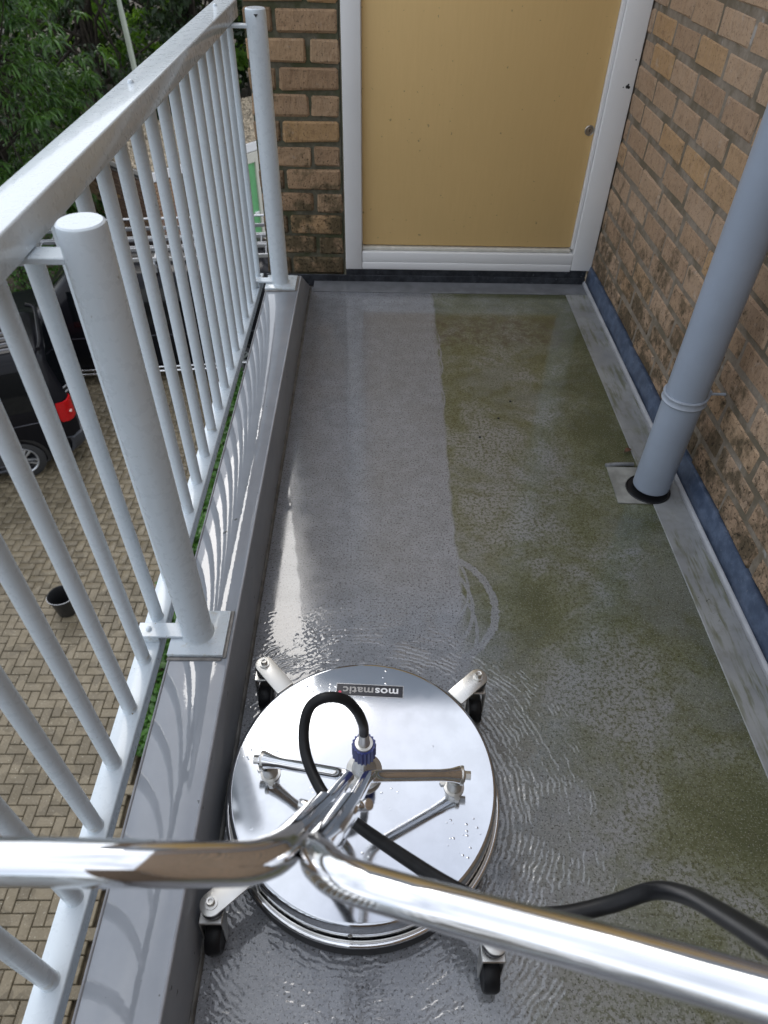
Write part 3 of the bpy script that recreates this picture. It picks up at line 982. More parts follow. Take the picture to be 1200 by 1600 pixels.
def text_mesh(txt, size, mat, name, shear=0.0):
    cu = bpy.data.curves.new(name, 'FONT')
    cu.body = txt; cu.size = size; cu.extrude = 0.0003; cu.offset = size * 0.018; cu.space_character = 1.04
    cu.align_x = 'LEFT'
    o = bpy.data.objects.new(name, cu); COL.objects.link(o)
    dg = bpy.context.evaluated_depsgraph_get()
    me = bpy.data.meshes.new_from_object(o.evaluated_get(dg))
    me.name = name
    COL.objects.unlink(o); bpy.data.objects.remove(o)
    me.materials.clear(); me.materials.append(mat)
    w = max(v.co.x for v in me.vertices) - min(v.co.x for v in me.vertices)
    return me, w
LWHITE = simple('letter_white', (0.85, 0.86, 0.88), 0.4)
LGREY = simple('letter_grey', (0.42, 0.41, 0.40), 0.4)
me1, w1 = text_mesh('mos', 0.0225, LWHITE, 'lettering')
me2, w2 = text_mesh('matic', 0.0225, LGREY, 'lettering')
kx = 0.1085 / (w1 + w2 + 0.003)
o = link('lettering', me1, None, badge, (-0.0570, -0.0058, 0.0014)); o.scale = (kx, 1, 1)
o = link('lettering', me2, None, badge, (-0.0570 + (w1 + 0.003) * kx, -0.0058, 0.0014)); o.scale = (kx, 1, 1)
b = bmesh.new(); bm_cyl(b, (0.0582, 0.0065, 0.001), (0.0582, 0.0065, 0.0019), 0.0030, None, 14)
link('red_dot', bm_mesh(b, 'red_dot'), simple('badge_red', (0.75, 0.05, 0.12), 0.4), badge)

# handle: two bent tubes hinged on brackets, two bigger tubes sleeved over them
def vM(*p): return Vector(p) - MC
AX = Vector((math.cos(R(-4.2)), math.sin(R(-4.2)), 0))
hub = Vector((-0.0180, 0.5435, 0))
for sgn in (-1, 1):
    e = hub + AX * (0.163 * sgn)
    # bracket
    b = bmesh.new()
    bm_lathe(b, [(0, 0.1170), (0.0180, 0.1170), (0.0180, 0.1195), (0.0135, 0.1200), (0.0135, 0.1480), (0.0125, 0.1500), (0, 0.1500)], 24, Matrix.Translation(e - MC))
    br = link('mounting_bracket', bm_mesh(b, 'mounting_bracket', R(40)), SATIN, mach)
    q = e - MC
    for a in (40, 160, 280):
        b = bmesh.new()
        c = q + Vector((0.021 * math.cos(R(a)), 0.021 * math.sin(R(a)), 0))
        bm_cyl(b, c + Vector((0, 0, 0.1168)), c + Vector((0, 0, 0.1215)), 0.0055, None, 6)
        link('bolt', bm_mesh(b, 'bolt'), SATIN, br)
    b = bmesh.new()
    bm_cyl(b, q + AX * (0.012 * sgn) + Vector((0, 0, 0.1660)), q + AX * (0.0245 * sgn) + Vector((0, 0, 0.1660)), 0.0075, None, 6)
    link('bolt', bm_mesh(b, 'bolt'), SATIN, br)
    b = bmesh.new()
    d0 = q + AX * (0.006 * sgn) + Vector((0, 0, 0.1640)); d1 = q + AX * (0.0125 * sgn) + Vector((0, 0, 0.1640))
    bm_cyl(b, d0, d1, 0.0165, None, 24, True, 0.0008)
    link('end_plate', bm_mesh(b, 'end_plate', R(40)), SATIN, br)
    # lower tube
    bend = Vector((-0.0345 if sgn < 0 else -0.0070, 0.4800, 0.2700)) - MC
    top = Vector((-0.0555 if sgn < 0 else -0.0275, 0.2620, 0.6420)) - MC
    st = q + AX * (0.006 * sgn) + Vector((0, 0, 0.1655))
    inner = Vector(bend); dirb = (top - bend).normalized(); dira = (st - bend).normalized()
    pts = [st, st + (bend - st) * 0.10, st + (bend - st) * 0.22]
    for t in np.linspace(0, 1, 9):
        a = bend + dira * 0.030; c = bend + dirb * 0.034
        pts.append((1 - t) ** 2 * a + 2 * t * (1 - t) * bend + t * t * c)
    pts.append(top)
    rad = [0.0150, 0.0112, 0.0095] + [0.0095] * (len(pts) - 3)
    b = bmesh.new(); bm_tube(b, pts, rad, 20)
    link('handle_tube', bm_mesh(b, 'handle_tube', R(50)), CHROME, mach)
    # sleeve and handlebar
    mo = Vector((-0.0510, 0.3060, 0.5740) if sgn < 0 else (-0.0238, 0.3080, 0.5690)) - MC
    if sgn < 0:
        path = [(-0.0625, 0.1830, 0.7920), (-0.0672, 0.1720, 0.8105), (-0.0790, 0.1625, 0.8260), (-0.0985, 0.1570, 0.8400), (-0.1458, 0.1498, 0.8610), (-0.2171, 0.1472, 0.8717), (-0.32, 0.1420, 0.8840), (-0.43, 0.136, 0.893)]
    else:
        path = [(-0.0380, 0.1810, 0.7900), (-0.0335, 0.1690, 0.8085), (-0.0220, 0.1570, 0.8200), (-0.0040, 0.1490, 0.8265), (0.0475, 0.1330, 0.8350), (0.1421, 0.0965, 0.8790), (0.1922, 0.0760, 0.9020), (0.26, 0.048, 0.932)]
    path = [Vector(p) - MC for p in path]
    full = [mo] + [mo.lerp(path[0], t) for t in (0.25, 0.5, 0.75)] + smooth_path(path, 6)
    b = bmesh.new(); bm_tube(b, full, 0.0135, 26, True)
    hb = link('handlebar', bm_mesh(b, 'handlebar', R(60)), CHROME, mach)
    # dark mouth of the sleeve and the locking pin
    dn = (mo - path[0]).normalized()
    b = bmesh.new(); bm_lathe(b, [(0.0101, 0.0), (0.0131, 0.0)], 24, axis_mat(mo + dn * 0.0004, mo + dn))
    link('sleeve_gap', bm_mesh(b, 'sleeve_gap'), BLACKP, hb)
    b = bmesh.new()
    pc = mo - dn * 0.016
    if sgn < 0:
        bm_cyl(b, pc + Vector((-0.008, 0, 0)), pc + Vector((-0.024, 0.004, 0.0)), 0.0052, None, 16, True, 0.0006)
    else:
        pc = mo + dn * 0.004
        bm_cyl(b, pc + Vector((0.010, 0.0, -0.003)), pc + Vector((0.021, -0.004, 0.012)), 0.0062, None, 16, True, 0.0006)
    link('pin', bm_mesh(b, 'pin', R(50)), CHROME, hb)

# swivel, blue coupling nut and hose tail
b = bmesh.new()
hc = Vector((-0.0140, 0.5560, 0)) - MC
bm_lathe(b, [(0, 0.1170), (0.030, 0.1170), (0.032, 0.120), (0.032, 0.132), (0.022, 0.136), (0.018, 0.160), (0.012, 0.175), (0.012, 0.205), (0, 0.205)], 32, Matrix.Translation(hc))
link('swivel', bm_mesh(b, 'swivel', R(40)), SATIN, mach)
b = bmesh.new()
prof = []
nn = 18
bb = bmesh.new()
top = []; bot = []
for i in range(nn * 2):
    r = 0.0205 if i % 2 == 0 else 0.0178
    a = 2 * math.pi * i / (nn * 2)
    bot.append((r * math.cos(a), r * math.sin(a)))
bm_prism(b, bot, 0.188, 0.226, 'z')
for v in b.verts: v.co += hc
nut = link('coupling_nut', bm_mesh(b, 'coupling_nut', R(30)), BLUEP, mach)
b = bmesh.new(); bm_lathe(b, [(0.0, 0.2262), (0.0160, 0.2262), (0.0150, 0.2290), (0.0105, 0.2295), (0.0095, 0.236), (0.0085, 0.262), (0.0, 0.262)], 24, Matrix.Translation(hc))
link('ferrule', bm_mesh(b, 'ferrule', R(40)), SATIN, nut)

hose = empty('pressure_hose', (-0.014, 0.556, 0.262))
tag(hose, 'black rubber hose looping from the blue coupling up past the handlebars', 'hose')
hp = [(-0.0140, 0.5558, 0.258), (-0.0142, 0.5545, 0.283), (-0.0170, 0.5500, 0.312), (-0.0245, 0.5500, 0.342), (-0.0420, 0.5515, 0.372), (-0.0690, 0.5490, 0.383), (-0.0930, 0.5400, 0.374), (-0.1030, 0.5200, 0.350), (-0.1000, 0.4880, 0.333), (-0.0840, 0.4500, 0.330), (-0.0600, 0.4130, 0.336),
      (-0.0172, 0.3624, 0.378), (0.0450, 0.2934, 0.4518), (0.0904, 0.2505, 0.4948), (0.1382, 0.2215, 0.5200), (0.1852, 0.2125, 0.5380), (0.2360, 0.2178, 0.5530), (0.2720, 0.2205, 0.5860), (0.2800, 0.1980, 0.6440), (0.2640, 0.1540, 0.7400), (0.2480, 0.1165, 0.8200), (0.2370, 0.0800, 0.8900), (0.232, 0.02, 0.98)]
b = bmesh.new(); bm_tube(b, [p - Vector(hose.location) for p in smooth_path(hp, 7)], 0.0082, 18)
link('hose_line', bm_mesh(b, 'hose_line', R(60)), RUBBER, hose)

# small dry leaf and grit on the floor
def leaf_scrap(name, loc, L, W, mat, label, cat, rz, group=None):
    b = bmesh.new()
    N = 8
    rows = []
    for i in range(N + 1):
        t = i / N
        w = W * math.sin(math.pi * min(1, t * 0.96 + 0.02)) ** 0.8
        rows.append([b.verts.new((L * (t - 0.5), w * s, 0.004 * math.sin(t * 3) + abs(s) * 0.004)) for s in (-1, 0, 1)])
    for A, B in zip(rows, rows[1:]):
        for j in range(2):
            b.faces.new((A[j], A[j + 1], B[j + 1], B[j]))
    me = bm_mesh(b, name, R(60))
    o = link(name, me, mat, None, loc)
    o.rotation_euler = (0, 0, rz)
    s = o.modifiers.new('thickness', 'SOLIDIFY'); s.thickness = 0.0008
    tag(o, label, cat, group)
leaf_scrap('dry_leaf', (0.767, 1.623, 0.0045), 0.026, 0.008, simple('dry_leaf_brown', (0.10, 0.045, 0.025), 0.7), 'curled brown dry leaf lying on the floor strip edge before the downpipe', 'leaf', 0.5)
for i, (gx, gy) in enumerate(((0.446, 1.885), (0.395, 1.79), (0.325, 1.69))):
    b = bmesh.new(); bm_lathe(b, [(0, 0), (0.0042, 0.001), (0.0035, 0.003), (0, 0.0042)], 7)
    o = link('grit_lump', bm_mesh(b, 'grit_lump'), BLACKP, None, (gx, gy, 0.0))
    tag(o, ['black crumb of dirt on the green floor, farthest of the three', 'black crumb of dirt on the green floor, middle of the three', 'black crumb of dirt on the green floor, nearest of the three'][i], 'dirt crumb', 'dirt crumbs on the green floor')

# ------------------------------------------------------------------ the yard below
G = -5.6
ground = box('ground', -160, 160, -60, 260, G - 0.5, G - 0.055, SOIL, None, 0); tag(ground, **S_)
yard = box('paved_yard', -15, -2.55, -2.0, 13.2, G - 0.054, G - 0.012, SAND, None, 0); tag(yard, **S_)
# lower storeys under the balcony
low = box('lower_storeys', -0.380, 1.1, -2.6, 3.0, G, -0.27, GMORT, None, 0.004)
tag(low, 'brick lower storeys carrying the balcony', 'building')

# herringbone of 214 x 107 mm pavers, long sides along X and Y
PW = 0.1074; gap = 0.007
def paver_mesh(k):
    b = bmesh.new()
    L, Wd = 2 * PW - gap, PW - gap
    bm_box(b, -L / 2, L / 2, -Wd / 2, Wd / 2, -0.05, 0.0, 0.0)
    me_top = [v for v in b.verts if v.co.z > -0.01]
    for v in me_top:
        v.co.x *= (1 - 0.010 / L * 2) ; v.co.y *= (1 - 0.010 / Wd * 2)
    lo = {}
    b2 = bmesh.new()
    def ring(ix, z): return [b2.verts.new((sx * (L / 2 - ix), sy * (Wd / 2 - ix), z)) for sx, sy in ((-1, -1), (1, -1), (1, 1), (-1, 1))]
    A = ring(0.0, -0.04); Bq = ring(0.0, -0.006); Cq = ring(0.006, 0.0)
    for U, V in ((A, Bq), (Bq, Cq)):
        for i in range(4):
            b2.faces.new((U[i], U[(i + 1) % 4], V[(i + 1) % 4], V[i]))
    b2.faces.new(Cq)
    b.free()
    me = bm_mesh(b2, 'paver'); me.materials.append(PAVER)
    return me
pav = [paver_mesh(k) for k in range(1)][0]
pv_co = np.array([v.co[:] for v in pav.vertices]); pv_f = [tuple(p.vertices) for p in pav.polygons]
cells = []
# herringbone: repeat vectors (unit = half paver): horizontal at (i, j) and vertical beside it
NX0, NX1, NY0, NY1 = int(-9.6 / PW), int(-2.55 / PW), int(-1.5 / PW), int(12.6 / PW)
for j in range(NY0, NY1):
    for i in range(NX0, NX1):
        m = (i - j) % 4
        if m == 0:      # horizontal, covers (i,j),(i+1,j)
            cells.append(((i + 1) * PW, (j + 0.5) * PW, 0.0))
        elif m == 3:    # vertical, covers (i,j),(i,j+1)
            cells.append(((i + 0.5) * PW, (j + 1) * PW, math.pi / 2))
near = []
for c in cells:
    q = to_px((c[0], c[1], G))
    near.append((q[2] if (q and -10 < q[0] < 420 and -10 < q[1] < 1610) else 999, c))
near.sort(key=lambda t: t[0])
VV = []; FF = []; base = 0
for idx, (dist, (cx, cy, rz)) in enumerate(near):
    dz = rng.uniform(-0.003, 0.003); rr = rz + rng.uniform(-0.012, 0.012)
    if idx < 300:
        o = bpy.data.objects.new('paver', pav); COL.objects.link(o)
        o.parent = yard; o.location = (cx, cy, G + dz); o.rotation_euler = (rng.uniform(-0.01, 0.01), rng.uniform(-0.01, 0.01), rr)
    else:
        ca, sa = math.cos(rr), math.sin(rr)
        P = pv_co.copy()
        P = np.stack([P[:, 0] * ca - P[:, 1] * sa + cx, P[:, 0] * sa + P[:, 1] * ca + cy, P[:, 2] + G + dz], 1)
        VV.append(P); FF.append(np.array(pv_f) + base); base += len(P)
me = np_mesh('paver_field', np.concatenate(VV), np.concatenate(FF)); me.materials.append(PAVER)
pf = link('paver_field', me, None, yard); pf['kind'] = 'stuff'


# ------------------------------------------------------------------ foliage
def leaves_mesh(name, C, D, L, Wd, droop=0.35, seed=0):
    """C centres (n,3), D directions (n,3): bent lance leaves of two quads"""
    g = np.random.default_rng(seed)
    n = len(C)
    D = D / np.linalg.norm(D, axis=1, keepdims=True)
    up = g.normal(size=(n, 3)) * 0.6 + np.array([0, 0, 1.0])
    S = np.cross(D, up); S /= np.linalg.norm(S, axis=1, keepdims=True) + 1e-9
    L = (L * g.uniform(0.7, 1.25, n))[:, None]; w = (Wd * g.uniform(0.75, 1.2, n))[:, None]
    dn = np.array([0, 0, -1.0])
    D2 = D + dn * droop * 0.6; D2 /= np.linalg.norm(D2, axis=1, keepdims=True)
    D3 = D2 + dn * droop * 0.8; D3 /= np.linalg.norm(D3, axis=1, keepdims=True)
    a = C; m = C + D * L * 0.34; q = m + D2 * L * 0.34; e = q + D3 * L * 0.32
    V = np.stack([a - S * w * 0.15, a + S * w * 0.15, m + S * w * 0.5, m - S * w * 0.5, q + S * w * 0.42, q - S * w * 0.42, e + S * w * 0.05, e - S * w * 0.05], 1).reshape(-1, 3)
    i = np.arange(n)[:, None] * 8
    Fq = np.concatenate([i + np.array([0, 1, 2, 3]), i + np.array([3, 2, 4, 5]), i + np.array([5, 4, 6, 7])], 0)
    return np_mesh(name, V, Fq)


def limb_mesh(bm, p0, p1, r0, r1, wob=0.15, n=7):
    p0, p1 = Vector(p0), Vector(p1)
    pts = []
    L = (p1 - p0).length
    for i in range(n):
        t = i / (n - 1)
        pts.append(p0.lerp(p1, t) + Vector((rng.uniform(-1, 1), rng.uniform(-1, 1), 0)) * wob * L * 0.1 * math.sin(math.pi * t))
    bm_tube(bm, pts, [r0 + (r1 - r0) * i / (n - 1) for i in range(n)], 8)


def tree(name, label, base, crown_c, crown_r, nspray, nleaf, L, Wd, leafm, droop, trunk_r, seed, group=None, hang=0.6, spray_len=0.8, shell=0.62, rosette=False):
    g = np.random.default_rng(seed)
    base = Vector(base)
    root = empty(name, base)
    tag(root, label, 'tree', group)
    cc = np.array(crown_c); cr = np.array(crown_r)
    bm = bmesh.new()
    tip = Vector(crown_c) + Vector((0, 0, crown_r[2] * 0.55))
    limb_mesh(bm, (0, 0, -0.1), tip - base, trunk_r, trunk_r * 0.25, 0.5, 9)
    C = []; D = []
    for k in range(nspray):
        d = g.normal(size=3); d /= np.linalg.norm(d)
        rad = shell + (1 - shell) * g.random() ** 0.6
        p = cc + d * cr * rad
        out = np.array([d[0], d[1], 0.15]); out /= np.linalg.norm(out) + 1e-6
        if k % 3 == 0:
            t = g.uniform(0.3, 0.95)
            st = (Vector((0, 0, 0)).lerp(tip - base, t))
            limb_mesh(bm, st, Vector(p) - base, trunk_r * 0.22, trunk_r * 0.05, 0.8, 5)
        m = nleaf
        if rosette:
            ends = p + g.normal(size=(5, 3)) * np.array([0.30, 0.30, 0.20]) * spray_len
            which = g.integers(0, 5, m)
            th = g.uniform(0, 2 * math.pi, m)
            arc = ends[which] + g.normal(size=(m, 3)) * 0.025
            dd = np.stack([np.cos(th), np.sin(th), g.uniform(-0.25, 0.75, m)], 1) + out * 0.5
        else:
            tt = g.random(m)
            ln = spray_len * g.uniform(0.6, 1.3)
            arc = p + np.outer(tt * ln, out) + np.outer(-(tt ** 2) * ln * hang, [0, 0, 1]) + g.normal(size=(m, 3)) * np.array([0.10, 0.10, 0.07]) * spray_len
            dd = out * 0.6 + g.normal(size=(m, 3)) * 0.55 + np.array([0, 0, -hang])
        C.append(arc); D.append(dd)
    C = np.concatenate(C); D = np.concatenate(D)
    link('trunk', bm_mesh(bm, 'trunk', R(60)), BARK, root)
    me = leaves_mesh('crown', C - np.array(base), D, L, Wd, droop, seed)
    link('crown', me, leafm, root)
    return root


tree('drooping_tree', 'green drooping leaved tree at top left beyond the handrail', (-7.9, 14.8, G), (-7.35, 14.6, -1.2), (1.9, 1.8, 3.9), 250, 66, 0.27, 0.046, LEAF1, 1.5, 0.16, 3, None, 1.5, 0.95, 0.60, True)
tree('dark_tree', 'dark evergreen behind the lamp post', (-7.2, 20.8, G), (-7.4, 20.8, -0.8), (2.6, 1.8, 4.2), 170, 60, 0.16, 0.06, LEAF2, 0.3, 0.22, 5, None, 0.5, 0.9)
tree('dark_tree', 'dark thick trunked tree right of the lamp post', (-5.0, 21.5, G), (-4.6, 21.8, 0.9), (2.8, 1.8, 3.4), 170, 60, 0.16, 0.06, LEAF2, 0.3, 0.20, 6, None, 0.5, 0.9)
tree('dark_tree', 'dark leaning tree behind the garage roof', (-3.9, 22.5, G), (-2.6, 22.6, 1.1), (2.6, 1.8, 3.6), 150, 60, 0.16, 0.06, LEAF2, 0.3, 0.17, 8, None, 0.5, 0.9)
tree('bright_tree', 'sunlit yellow green tree glimpsed between the dark trunks', (-6.2, 27.5, G), (-6.4, 27.5, -1.6), (3.0, 2.0, 3.4), 150, 60, 0.22, 0.10, LEAF3, 0.2, 0.16, 9, None, 0.3, 0.9)

def bush(name, label, c, r, n, L, Wd, leafm, seed, cat='bush'):
    g = np.random.default_rng(seed)
    root = empty(name, (c[0], c[1], G)); tag(root, label, cat)
    d = g.normal(size=(n, 3)); d /= np.linalg.norm(d, axis=1, keepdims=True)
    rad = 0.75 + 0.28 * g.random(n) + 0.10 * np.sin(d[:, 0] * 9 + d[:, 2] * 7)
    C = np.array(c) + d * np.array(r) * rad[:, None]
    C = C[C[:, 2] > G + 0.05]; d = d[:len(C)]
    dd = (C - np.array(c)) / np.array(r) + g.normal(size=(len(C), 3)) * 0.6
    link('foliage', leaves_mesh('foliage', C - np.array([c[0], c[1], G]), dd, L, Wd, 0.2, seed), leafm, root)
    bm = bmesh.new()
    for k in range(6):
        limb_mesh(bm, (rng.uniform(-.2, .2), rng.uniform(-.2, .2), -0.05), (rng.uniform(-.7, .7) * r[0], rng.uniform(-.6, .6) * r[1], c[2] - G + r[2] * rng.uniform(0.1, 0.6)), 0.03, 0.01, 0.5, 5)
    link('stem', bm_mesh(bm, 'stem', R(60)), BARK, root)
bush('hedge_bush', 'clipped green bush beyond the roof of the laddered black van', (-7.3, 13.9, -4.6), (1.5, 1.0, 1.35), 5200, 0.075, 0.045, LEAF4, 21)

# ivy in the planting bed at the foot of the building
g = np.random.default_rng(31)
n = 6000
ivx = g.uniform(-2.66, -1.9, n); ivy_y = g.uniform(3.35, 10.5, n)
hh = 0.10 + 0.22 * np.abs(np.sin(ivy_y * 2.3 + ivx * 3)) * g.random(n)
C = np.stack([ivx, ivy_y, np.full(n, G) + hh], 1)
dd = np.stack([g.normal(size=n), g.normal(size=n), np.abs(g.normal(size=n)) * 0.6], 1)
me = leaves_mesh('ivy', C, dd, 0.085, 0.075, 0.5, 32)
iv = link('ivy', me, LEAF4); tag(iv, 'low green ivy ground cover in the bed below the railing', 'ground cover', None, 'stuff')
# woodland floor wall of leaves far behind
n = 26000
C = np.stack([g.uniform(-26, 12, n), g.uniform(29, 35, n), g.uniform(G, 5.0, n)], 1)
dd = g.normal(size=(n, 3)) + np.array([0, -0.6, -0.3])
wd_ = link('woodland', leaves_mesh('woodland', C, dd, 0.45, 0.26, 0.3, 41), LEAF2)
tag(wd_, 'far dark wood closing the view behind the trees', 'wood', None, 'stuff')
n = 9000
C = np.stack([g.uniform(-12, -1.0, n), g.uniform(18.2, 24, n), np.full(n, G) + g.random(n) ** 2 * 1.6], 1)
dd = g.normal(size=(n, 3)) + np.array([0, -0.2, 0.3])
us = link('undergrowth', leaves_mesh('undergrowth', C, dd, 0.26, 0.10, 0.4, 43), LEAF2)
tag(us, 'dark undergrowth beneath the trees behind the garage', 'undergrowth', None, 'stuff')

# lamp post among the trees
lp = empty('lamp_post', (-5.28, 17.7, G)); tag(lp, 'pale green grey lamp post standing among the dark trees', 'lamp post')
bm = bmesh.new()
bm_lathe(bm, [(0, 0), (0.075, 0), (0.075, 1.0), (0.066, 1.1), (0.058, 4.35), (0.040, 4.75), (0.034, 6.0), (0.028, 7.2)], 16)
for v in bm.verts: v.co.x -= v.co.z * 0.035
link('pole', bm_mesh(bm, 'pole', R(40)), LAMPG, lp)
bm = bmesh.new()
bm_tube(bm, smooth_path([(-0.252, 0, 7.15), (-0.26, -0.1, 7.4), (-0.26, -0.45, 7.55), (-0.26, -0.8, 7.55)], 5), 0.026, 10)
bm_box(bm, -0.36, -0.16, -1.35, -0.78, 7.49, 7.61, 0.03, 2)
link('lamp_head', bm_mesh(bm, 'lamp_head', R(40)), LAMPG, lp)

# ------------------------------------------------------------------ garage block
GA = math.atan2(2.14, 1.73)
gar = empty('garage', (-4.346, 13.73, G), GA)
tag(gar, 'brick garage with gravel flat roof, white fascia and green door', 'garage')
GH = 2.5; GU = 6.4; GV = 2.75
bm = bmesh.new(); bm_box(bm, 0.055, GU, 0.055, GV, 0.0, GH - 0.16)
link('wall', bm_mesh(bm, 'wall'), GMORT, gar)
DU0, DU1 = 0.86, 2.78
gp = 0.0735
def gbrick(me, loc, rz, cnt=[0]):
    o = bpy.data.objects.new('brick', me); COL.objects.link(o); o.parent = gar
    o.location = loc; o.rotation_euler = (0, 0, rz); cnt[0] += 1
def gb_mesh(L, mat):
    b = bmesh.new(); bm_box(b, -L / 2, L / 2, -0.03, 0.03, -0.031, 0.031, 0.003); m = bm_mesh(b, 'brick'); m.materials.append(mat); return m
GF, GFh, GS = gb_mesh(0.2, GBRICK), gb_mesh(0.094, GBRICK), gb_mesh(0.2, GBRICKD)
rest = bmesh.new()
nb = 0
for k in range(31):
    z = 0.04 + k * gp
    s = 0.006 + (0.106 if k % 2 else 0.0)
    if k % 2:
        gbrick(GFh, (0.053, 0.029, z), 0) if z > 1.0 else None
    while s + 0.2 < GU:
        c = s + 0.1
        if not (DU0 - 0.12 < c < DU1 + 0.12 and z < 2.26):
            wp = gar.matrix_world if False else None
            if c < DU1 + 0.5 and z > 0.6 and nb < 190:
                gbrick(GF, (c, 0.029, z), 0); nb += 1
            else:
                tmp = bmesh.new(); tmp.from_mesh(GF); merge(rest, tmp, Matrix.Translation((c, 0.029, z)))
        s += 0.2115
    s = 0.065 + (0.106 if k % 2 else 0.0)
    while s + 0.2 < GV:
        c = s + 0.1
        if z > 0.9 and nb < 295 and c < 1.9:
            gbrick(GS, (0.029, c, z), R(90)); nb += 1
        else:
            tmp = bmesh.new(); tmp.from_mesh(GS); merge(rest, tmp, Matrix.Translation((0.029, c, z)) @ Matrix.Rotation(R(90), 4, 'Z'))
        s += 0.2115
o = link('far_brickwork', bm_mesh(rest, 'far_brickwork'), GBRICK, gar); o['kind'] = 'stuff'
bm = bmesh.new()
bm_box(bm, -0.03, GU, -0.035, -0.002, GH - 0.185, GH - 0.02, 0.004)
link('fascia', bm_mesh(bm, 'fascia'), FRAMEW, gar)
bm = bmesh.new()
bm_box(bm, -0.035, -0.003, 0.0, GV, GH - 0.10, GH - 0.015, 0.004)
link('roof_edge', bm_mesh(bm, 'roof_edge'), simple('zinc_edge', (0.30, 0.28, 0.26), 0.5), gar)
bm = bmesh.new(); bm_box(bm, 0.0, GU, 0.0, GV, GH - 0.159, GH - 0.045)
link('roof', bm_mesh(bm, 'roof'), ROOFB, gar)
# gravel on the roof, real pebbles
g = np.random.default_rng(51)
n = 15000
oct_v = np.array([(1, 0, 0), (-1, 0, 0), (0, 1, 0), (0, -1, 0), (0, 0, 1), (0, 0, -1)], float)
oct_f = np.array([(0, 2, 4), (2, 1, 4), (1, 3, 4), (3, 0, 4), (2, 0, 5), (1, 2, 5), (3, 1, 5), (0, 3, 5)])
sz = g.uniform(0.016, 0.042, (n, 1, 1)) * g.uniform(0.7, 1.3, (n, 1, 3))
V = oct_v[None] * sz * (1 + 0.25 * g.normal(size=(n, 6, 3)))
ctr = np.stack([g.uniform(0.03, GU, n), g.uniform(0.02, GV - 0.03, n), np.full(n, GH - 0.035) + g.random(n) * 0.02], 1)
V = (V + ctr[:, None, :]).reshape(-1, 3)
Fq = (oct_f[None] + (np.arange(n) * 6)[:, None, None]).reshape(-1, 3)
me = np_mesh('gravel', V, Fq)
o = link('gravel', me, STONE, gar); o['kind'] = 'stuff'
# green door in its white frame
bm = bmesh.new()
bm_box(bm, DU0, DU0 + 0.10, -0.045, 0.03, 0.0, 2.30, 0.004); bm_box(bm, DU1 - 0.10, DU1, -0.045, 0.03, 0.0, 2.30, 0.004); bm_box(bm, DU0 + 0.101, DU1 - 0.101, -0.044, 0.03, 2.10, 2.30, 0.004)
link('door_frame', bm_mesh(bm, 'door_frame'), simple('cream_frame', (0.62, 0.60, 0.52), 0.5), gar)
bm = bmesh.new(); bm_box(bm, DU0 + 0.102, DU1 - 0.102, 0.0, 0.03, 0.0, 2.098)
gd = link('garage_door', bm_mesh(bm, 'garage_door'), GREEN, gar)
pl_ = bmesh.new(); bm_box(pl_, -0.0665, 0.0665, -0.010, 0.0, 0.02, 2.07, 0.004); plm = bm_mesh(pl_, 'plank'); plm.materials.append(GREEN)
for k in range(12):
    o = bpy.data.objects.new('plank', plm); COL.objects.link(o); o.parent = gd; o.location = (DU0 + 0.175 + k * 0.1365, 0, 0)
bm = bmesh.new(); bm_box(bm, DU1 - 0.26, DU1 - 0.135, -0.05, -0.011, 1.02, 1.08, 0.008, 2)
link('handle', bm_mesh(bm, 'handle'), FRAMEW, gd)

# ------------------------------------------------------------------ black vans
def side_pts(z):
    """half width of the body at height z"""
    zs = [0.28, 0.45, 0.70, 0.95, 1.10, 1.45, 1.72, 1.84, 1.90, 1.94]
    ws = [0.88, 0.935, 0.95, 0.952, 0.94, 0.875, 0.810, 0.765, 0.68, 0.0]
    return float(np.interp(z, zs, ws))

